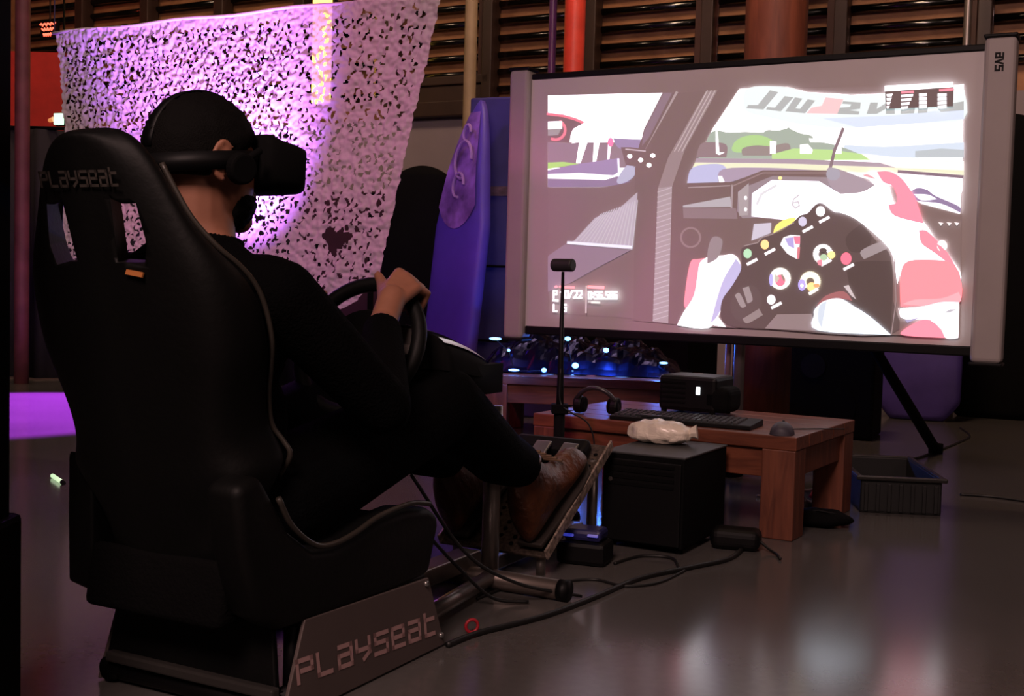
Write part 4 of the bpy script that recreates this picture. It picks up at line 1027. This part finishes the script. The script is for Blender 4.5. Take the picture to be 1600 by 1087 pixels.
def plight(p, e, c, r=.03):
    l = bpy.data.lights.new('blue_bulb_light', 'POINT'); l.energy = e; l.color = c; l.shadow_soft_size = r
    o = bpy.data.objects.new('blue_bulb_light', l); COL.objects.link(o); o.location = p
for x, y in ((900, 560), (950, 556), (800, 560), (1030, 570)): plight(at(x, y, 5.26), 2.8, (.06, .20, 1), .015)

# ------------------------------------------------------------------ tall boards, mat, cases by the wall
def board(name, label, px_base, d, w_, h_, mt, lean, yaw, nose=.40, rnd=False, flat_top=False, cat='board'):
    p = at(px_base, 560, d); p.z = 0
    t = thing(name, label, cat, p, yaw, 'paddle boards standing along the wall')
    m = MB(); L = Euler((-lean, 0, 0)).to_matrix(); P = []
    n = 64
    for j in range(n+1):
        u = 1-(1-j/n)**1.6 if rnd else j/n
        if flat_top: ww = 1.
        else: ww = min(1, (max(0.0, (1-u))/nose)**.62 if not rnd else math.sqrt(max(0, 1-max(0, (u-(1-nose))/nose)**2)), math.sqrt(min(1, max(0, u)/.11+.40)))
        ww = max(ww, .02)*w_/2; row = []; th = .05
        rock = .06*max(0, u-.6)**2*4
        for k in range(20):
            a = 2*math.pi*k/20
            row.append(L @ Vector((ww*math.copysign(abs(math.cos(a))**.7, math.cos(a)), rock+th*math.copysign(abs(math.sin(a))**.6, math.sin(a))*min(1, .3+ww/(w_/2)), h_*u)))
        P.append(row)
    m.grid(P, 20, n+1, True); m.f.append(list(range(20))); m.m.append(0); m.f.append(list(range(n*20, n*20+20))); m.m.append(0)
    bd = m.build('deck', mt, t, smooth=True)
    return t, L
M_VBOARD = mat('blue_board', (.10, .06, .42), .5, var=.08)
vb, L = board('paddle_board', 'tall violet-lit paddle board with a pale swirl pattern near its pointed tip', 692, 6.1, .43, 1.67, M_VBOARD, R_(6), R_(-52))
swm = mat('swirl_print', (.26, .13, .42), .5, var=.7, scale=9)
m = MB()
for side in (-1,):
    rows = []
    for j in range(9):
        u = .66+.30*j/8; jj = j; ww = min(1, ((1-u)/.40)**.62)*.215*.92
        rock = .06*max(0, u-.6)**2*4
        row = []
        for k in range(9):
            uk = u-.07*(1-(k/4-1)**2)*(1-jj/8); wk = min(1, ((1-uk)/.40)**.62)*.215*.92; rk = .06*max(0, uk-.6)**2*4
            row.append(L @ Vector((wk*(-.9+1.8*k/8), rk-.0535*min(1, .3+wk/.2), 1.67*uk)))
        rows.append(row)
    m.grid(rows, 9, 9)
m.build('printed_nose', swm, vb, smooth=True)
m = MB()
for r0, cx, cz in ((.07, .02, 1.34), (.045, .0, 1.21), (.03, .03, 1.48)):
    m.tube([L @ Vector((cx+r0*math.cos(a), -.058, cz+r0*1.4*math.sin(a))) for a in [R_(20*k) for k in range(15)]], .008, 6)
m.build('swirl', mat('pale_swirl', (.40, .24, .50), .5), vb)
pd_ = at(770, 560, 6.35)
pm_ = thing('padded_mat', 'tall flat-topped dark blue padded mat standing left of the screen', 'mat', (pd_.x+.04, pd_.y+.05, 0), -R_(22))
m = MB(); m.box((.08, 0, .85), (.55, .10, 1.70)); m.build('mat_body', mat('navy_vinyl', (.045, .04, .17), .6, var=.25, scale=5), pm_, bevel=.012)
for k in range(3): m = MB(); m.box((.08, -.052, .4+.4*k), (.50, .006, .012)); m.build('seam', M_MATTE, pm_)
m = MB(); m.box((.08, -.053, 1.20), (.30, .006, .05)); m.build('strap', mat('scuffed_strap', (.12, .07, .09), .7, var=.5, scale=20), pm_)
board('paddle_board', 'black round-topped board standing between the white net and the violet board', 646, 6.6, .42, 1.36, M_MATTE, R_(3), R_(-12), .14, True)
board('paddle_board', 'blue-violet board whose rounded tail shows under the screen at lower right', 1436, 6.7, .46, 1.62, mat('indigo_board', (.09, .055, .30), .5, var=.15), R_(8), R_(-25))
board('paddle_board', 'large black board with rounded top at the far right of the screen', 1556, 6.9, .62, 1.80, M_MATTE, R_(5), R_(-25), .2, True)
rm_ = at(556, 560, 7.35)
rd = thing('gym_mat', 'dark red folded mat standing behind the right edge of the white net', 'mat', (rm_.x, rm_.y, 0), -R_(20))
for k in range(3): m = MB(); m.box((0, -.07*k, .62), (.60, .06, 1.24)); m.build('mat_fold', mat('dark_red_vinyl', (.035, .008, .010), .6, var=.2), rd, bevel=.012)
for x in (-.18, .18): m = MB(); m.box((x, -.174, .62), (.035, .006, 1.22)); m.build('strap', M_MATTE, rd)
# made-up black case, added to keep the gap behind the far table dark
fc = at(1000, 560, 6.7)
cs = thing('added_dark_case', 'added black case filling the dark gap beneath the screen, left of the wooden pillar', 'case', (fc.x, fc.y, 0), -R_(28))
m = MB(); m.box((-.1, 0, .34), (.95, .5, .60)); m.build('case_body', M_MATTE, cs, bevel=.01)
for z in (.04, .64): m = MB(); m.box((-.1, 0, z), (.97, .52, .025)); m.build('rim', M_PLASTIC, cs, bevel=.003)
for x in (-.45, .25): m = MB(); m.box((x, -.262, .50), (.06, .012, .08)); m.build('latch', M_PLASTIC, cs, bevel=.003)
# loudspeaker
lp_ = at(1308, 600, 5.9)
spk = thing('loudspeaker', 'black box loudspeaker on the floor right of the wooden pillar', 'speaker', (lp_.x, lp_.y, 0), -R_(24))
m = MB(); m.box((0, 0, .24), (.40, .36, .48)); m.build('cabinet', M_MATTE, spk, bevel=.015)
m = MB(); m.cyl((-.09, -.178, .35), (-.09, -.186, .35), .06, None, 28); m.build('tweeter', mat('driver_grey', (.006, .005, .005), .6, spec=.1), spk)
m = MB(); m.cyl((.0, -.178, .16), (.0, -.186, .16), .12, None, 28); m.build('woofer', M_MATTE, spk)
for k in range(4): m = MB(); m.cyl((-.17+.34*(k % 2), -.12+.24*(k//2), 0), (-.17+.34*(k % 2), -.12+.24*(k//2), .012), .02, None, 10); m.build('foot', M_MATTE, spk)
# black curtain at the far left
cu = at(150, 500, 7.7)
ct = thing('curtain', 'floor-length black curtain hanging beyond the seat at far left', 'curtain', (cu.x, cu.y, 0), -R_(4))
m = MB(); P = [[(-1.35+2.7*i/120, .04*math.sin(i*.55)+.015*math.sin(i*1.7), z) for i in range(121)] for z in (.01, .8, 1.62)]
m.grid(P, 121, 3); o = m.build('cloth', mat('black_curtain', (.012, .009, .016), .9), ct, smooth=True); q = o.modifiers.new('t', 'SOLIDIFY'); q.thickness = .006
m = MB(); m.cyl((-1.4, 0, 1.63), (1.4, 0, 1.63), .012); m.build('rail', M_PLASTIC, ct, smooth=True)
for x in (-1.38, 1.38): m = MB(); m.cyl((x, 0, 0), (x, 0, 1.63), .015); m.build('rail_post', M_PLASTIC, ct, smooth=True)

# red neon sign and exit lamp at the upper left
ns = at(75, 46, 9.4)
sg_ = thing('neon_sign', 'small glowing red neon sign in the far window, above left of the net', 'sign', ns, -R_(28))
m = MB(); m.box((0, .02, 0), (.20, .02, .14)); m.build('back_board', M_MATTE, sg_, bevel=.004)
for k in range(3):
    m = MB(); z = .04-.04*k; x0, x1 = -.085+.02*k, .085-.02*k
    m.tube([(x0+(x1-x0)*i/12, -.004, z+.011*math.sin(i*2.2+k)) for i in range(13)], .0065, 8); m.build('tube', lamp_mat('red_neon', (1, .10, .05), 2.6), sg_, smooth=True)
ex = at(92, 186, 9.0)
es = thing('exit_lamp', 'small pale green-white exit light left of the net edge', 'lamp', ex, -R_(20))
m = MB(); m.box((0, 0, 0), (.075, .03, .085)); m.build('lit_face', lamp_mat('exit_glow', (.62, 1, .72), 1.3), es, bevel=.004)
m = MB(); m.box((0, .024, 0), (.09, .02, .10)); m.build('housing', M_PLASTIC, es, bevel=.004)
m = MB(); m.cyl((-.09, .0, -.01), (-.05, 0, .0), .014, .02); m.build('side_glow', lamp_mat('amber_glow', (1, .32, .08), .7), es)
m = MB(); m.box((0, .05, 1.4), (.012, .012, 2.8)); m.build('drop_rod', M_PLASTIC, es)
nsr = MB(); nsr.cyl((0, .02, .07), (0, .02, 2.4), .006); nsr.build('drop_rod', M_PLASTIC, sg_)

# ------------------------------------------------------------------ crate and clutter on the floor
ca_, cb_, cc_ = onz(1343, 800), onz(1470, 806), onz(1525, 772)
cx = (cb_-ca_).normalized(); cw = (cb_-ca_).length; crz = math.atan2(cx.y, cx.x); cdp = .50
cr = thing('plastic_crate', 'shallow open black plastic crate on the floor at right', 'crate', ca_, crz)
def ct_wall(nm, c, s): m = MB(); m.box(c, s); m.build(nm, M_CRATE, cr, bevel=.003)
M_CRATE = mat('crate_black', (.004, .0045, .0045), .55)
CH = .115
ct_wall('crate_floor', (cw/2, cdp/2, .006), (cw, cdp, .010))
ct_wall('crate_wall', (cw/2, .004, CH/2), (cw, .008, CH)); ct_wall('crate_wall', (cw/2, cdp-.004, CH/2), (cw, .008, CH))
ct_wall('crate_wall', (.004, cdp/2, CH/2), (.008, cdp, CH)); ct_wall('crate_wall', (cw-.004, cdp/2, CH/2), (.008, cdp, CH))
m = MB()
for c, s in (((cw/2, -.004, CH), (cw+.03, .018, .014)), ((cw/2, cdp+.004, CH), (cw+.03, .018, .014)), ((-.004, cdp/2, CH), (.018, cdp, .014)), ((cw+.004, cdp/2, CH), (.018, cdp, .014))): m.box(c, s)
m.build('crate_rim', mat('crate_rim', (.014, .013, .012), .4), cr, bevel=.004)
for k in range(7): m = MB(); m.box((cw*(k+.5)/7, -.004, CH*.45), (.012, .008, CH*.8)); m.build('rib', M_CRATE, cr, bevel=.002)

# under the table: white cable loop, papers, red ribbon, dark bag, two white plugs
uw = onz(1290, 792)
cl = thing('cable', 'white cable looped under the right end of the table', 'cable', uw+Vector((0, .12, 0)), 0)
m = MB(); c = Vector((-.035, 0, .10)); m.tube([c+Vector((.075*math.cos(a), .01*math.sin(3*a), .068*math.sin(a))) for a in [R_(-110+10*k) for k in range(19)]], .0045, 8)
m.tube(curve_pts([c+Vector((-.026, 0, -.064)), (-.10, .01, .02), (-.16, .03, .008), (-.20, .02, .006)], 6), .0045, 8)
m.build('loop', mat('white_cable', (.42, .32, .32), .5), cl, smooth=True)
pp_ = onz(1283, 800)
for k, (dx, lab) in enumerate(((-.035, 'small crumpled white paper scrap under the table, nearer the leg'), (.045, 'small crumpled white paper scrap under the table, nearer the ribbon'))):
    m = MB(); m.ell((0, 0, .014), (.030, .02, .013), None, 14, 9); m.v = [tuple(crump(v, .008, 45)) for v in m.v]
    o = m.build('paper_scrap', mat('scrap_paper', (.40, .30, .30), .8), None, loc=pp_+Vector((dx, .06, .006))); tag(o, lab, 'paper', 'paper scraps under the table')
m = MB(); m.tube(curve_pts([(-.03, 0, .012), (.0, .01, .045), (.03, 0, .02), (.05, .01, .05), (.07, 0, .012)], 6), .009, 8)
o = m.build('ribbon', mat('red_ribbon', (.42, .02, .06), .6), None, smooth=True, loc=onz(1292, 792)+Vector((0, .10, 0))); tag(o, 'crumpled red ribbon on the floor under the table', 'ribbon')
db = thing('dark_pouch', 'dark soft pouch lying under the table beside its front leg', 'bag', onz(1278, 826), -R_(15))
m = MB(); m.ell((0, .05, .026), (.10, .06, .027), None, 24, 14); m.v = [tuple(crump(v, .006, 22)) for v in m.v]; m.v = [(a, b, max(c, .002)) for a, b, c in m.v]; m.build('pouch_body', M_BLACKFAB, db, smooth=True)
m = MB(); m.tube([(-.09, .04, .036), (0, .02, .052), (.09, .04, .036)], .003, 6); m.build('zip', M_PLASTIC, db)
for lab, a, b, z in (('short white stick propped at an angle on the cables beside the crate', (1329, 767), (1350, 783), .035), ('short pinkish white stick lying flat against the crate, above the other', (1336, 755), (1360, 758), .045)):
    A, B = onz(*a, z), onz(*b, z-.01 if z < .04 else z)
    mid = (A+B)/2; t = thing('white_stick', lab, 'stick', (mid.x, mid.y, 0), 0)
    m = MB(); m.tube([A-t.location, B-t.location], .0075, 10); m.build('stick_body', M_WHITE if z < .04 else mat('pinkish_white', (.42, .27, .27), .6), t, smooth=True)
    m = MB(); m.tube(curve_pts([B-t.location, (B-t.location)*1.3+Vector((0, 0, -.015)), (.06, -.03, .004), (.05, -.09, .004)] if z < .04 else [A-t.location, (A-t.location)*1.2-Vector((0, 0, .02)), (-.04, .01, .004)], 5), .003, 6); m.build('lead', M_CABLE, t, smooth=True)

def floor_cable(name, pts, r, label, mt=M_CABLE):
    P = curve_pts([onz(x, y, r*1.05) for x, y in pts], 8); o0 = P[0].copy(); o0.z = 0
    m = MB(); m.tube([p-o0 for p in P], r, 8); o = m.build(name, mt, None, smooth=True, loc=o0); tag(o, label, 'cable', 'black cables on the floor'); return o
floor_cable('cable', [(699, 1007), (728, 995), (760, 985), (850, 962), (930, 932), (1000, 903), (1080, 886), (1140, 872), (1165, 850), (1172, 838)], .0062, 'thick black floor cable running from the seat base to the table')
floor_cable('cable', [(745, 935), (800, 916), (880, 908), (930, 905), (975, 915), (1025, 911), (1062, 895), (1072, 889)], .0035, 'thin black cable looping beside the pedal plate')
floor_cable('cable', [(1500, 772), (1545, 775), (1600, 782), (1660, 790)], .005, 'black cable leading from the crate to the right edge')
floor_cable('cable', [(1395, 722), (1425, 716), (1440, 713), (1500, 690), (1515, 680), (1500, 668)], .0045, 'black cable curling behind the crate by the strut foot')
floor_cable('cable', [(960, 880), (985, 872), (1010, 868), (1050, 872), (1062, 890)], .004, 'short black cable along the front of the computer case')
# loose wires hanging near the wheel post
for k, (pts, lab) in enumerate(((((.10, .60, .20), (.115, .72, .10), (.16, .80, .02), (.22, .86, .006)), 'thin black wire dropping from the seat front to the floor by the post'),
                               (((.03, .66, .30), (.12, .74, .13), (.20, .84, .05), (.30, .97, .006)), 'thin black wire looping between the wheel plate and foot bar'))):
    P = curve_pts([wl(p) for p in pts], 8); o0 = P[-1].copy(); o0.z = 0
    m = MB(); m.tube([p-o0 for p in P], .004, 8); o = m.build('wire', M_CABLE, None, smooth=True, loc=o0); tag(o, lab, 'wire')
# red ring on the floor cable
o0 = onz(737, 990)
m = MB(); P = [[Vector(((.013+.0035*math.cos(b_))*math.cos(a_), .0035*math.sin(b_), .0165+(.013+.0035*math.cos(b_))*math.sin(a_))) for b_ in [2*math.pi*j/8 for j in range(8)]] for a_ in [2*math.pi*i/20 for i in range(20)]]; P.append(P[0])
m.grid(P, 8, 21, True); o = m.build('cable_tie', mat('red_plastic', (.35, .01, .02), .5), None, smooth=True, loc=(o0.x, o0.y, 0)); o.rotation_euler = (0, 0, R_(20)); tag(o, 'small red ring around the thick floor cable beside the seat', 'ring')
# blue lit power block and dark adapter beside the case
bb = onz(905, 884)
pb = thing('power_block', 'black device with blue lights on the floor between the pedals and computer', 'device', bb, -R_(20))
m = MB(); m.box((0, .05, .03), (.13, .10, .06)); m.build('case', M_PLASTIC, pb, bevel=.012)
m = MB(); m.box((0, .055, .075), (.10, .08, .030)); m.build('upper_case', mat('navy_plastic', (.02, .02, .09), .3), pb, bevel=.01)
for x, z in ((-.035, .075), (.03, .078), (.005, .055)): m = MB(); m.box((x, .012, z), (.028, .008, .007)); m.build('light', lamp_mat('dim_blue', (.05, .08, 1.0), .30), pb, bevel=.002)
ad = onz(1146, 862)
ap = thing('power_adapter', 'rounded black adapter on the floor at the right of the computer case', 'adapter', ad, -R_(18))
m = MB(); m.box((0, .05, .029), (.135, .09, .056)); m.build('case', M_PLASTIC, ap, bevel=.02, seg=4)
m = MB(); m.tube(curve_pts([(.06, .05, .03), (.09, .03, .012), (.115, .0, .005), (.13, -.05, .005)], 6), .004, 8); m.build('lead', M_CABLE, ap, smooth=True)
# glow stick on the floor at far left
g0, g1 = onz(82, 743, .008), onz(97, 753, .008); mid = (g0+g1)/2
gs = thing('glow_stick', 'short pale green glowing stick lying on the floor at far left', 'stick', (mid.x, mid.y, 0))
m = MB(); m.cyl(g0-gs.location, g1-gs.location, .0075, None, 10); m.build('glow_tube', lamp_mat('green_glow', (.70, 1, .58), .9), gs, smooth=True)
m = MB(); m.cyl(g1-gs.location, g1-gs.location+(g1-g0)*.14, .008, None, 10); m.build('end_plug', M_PLASTIC, gs)
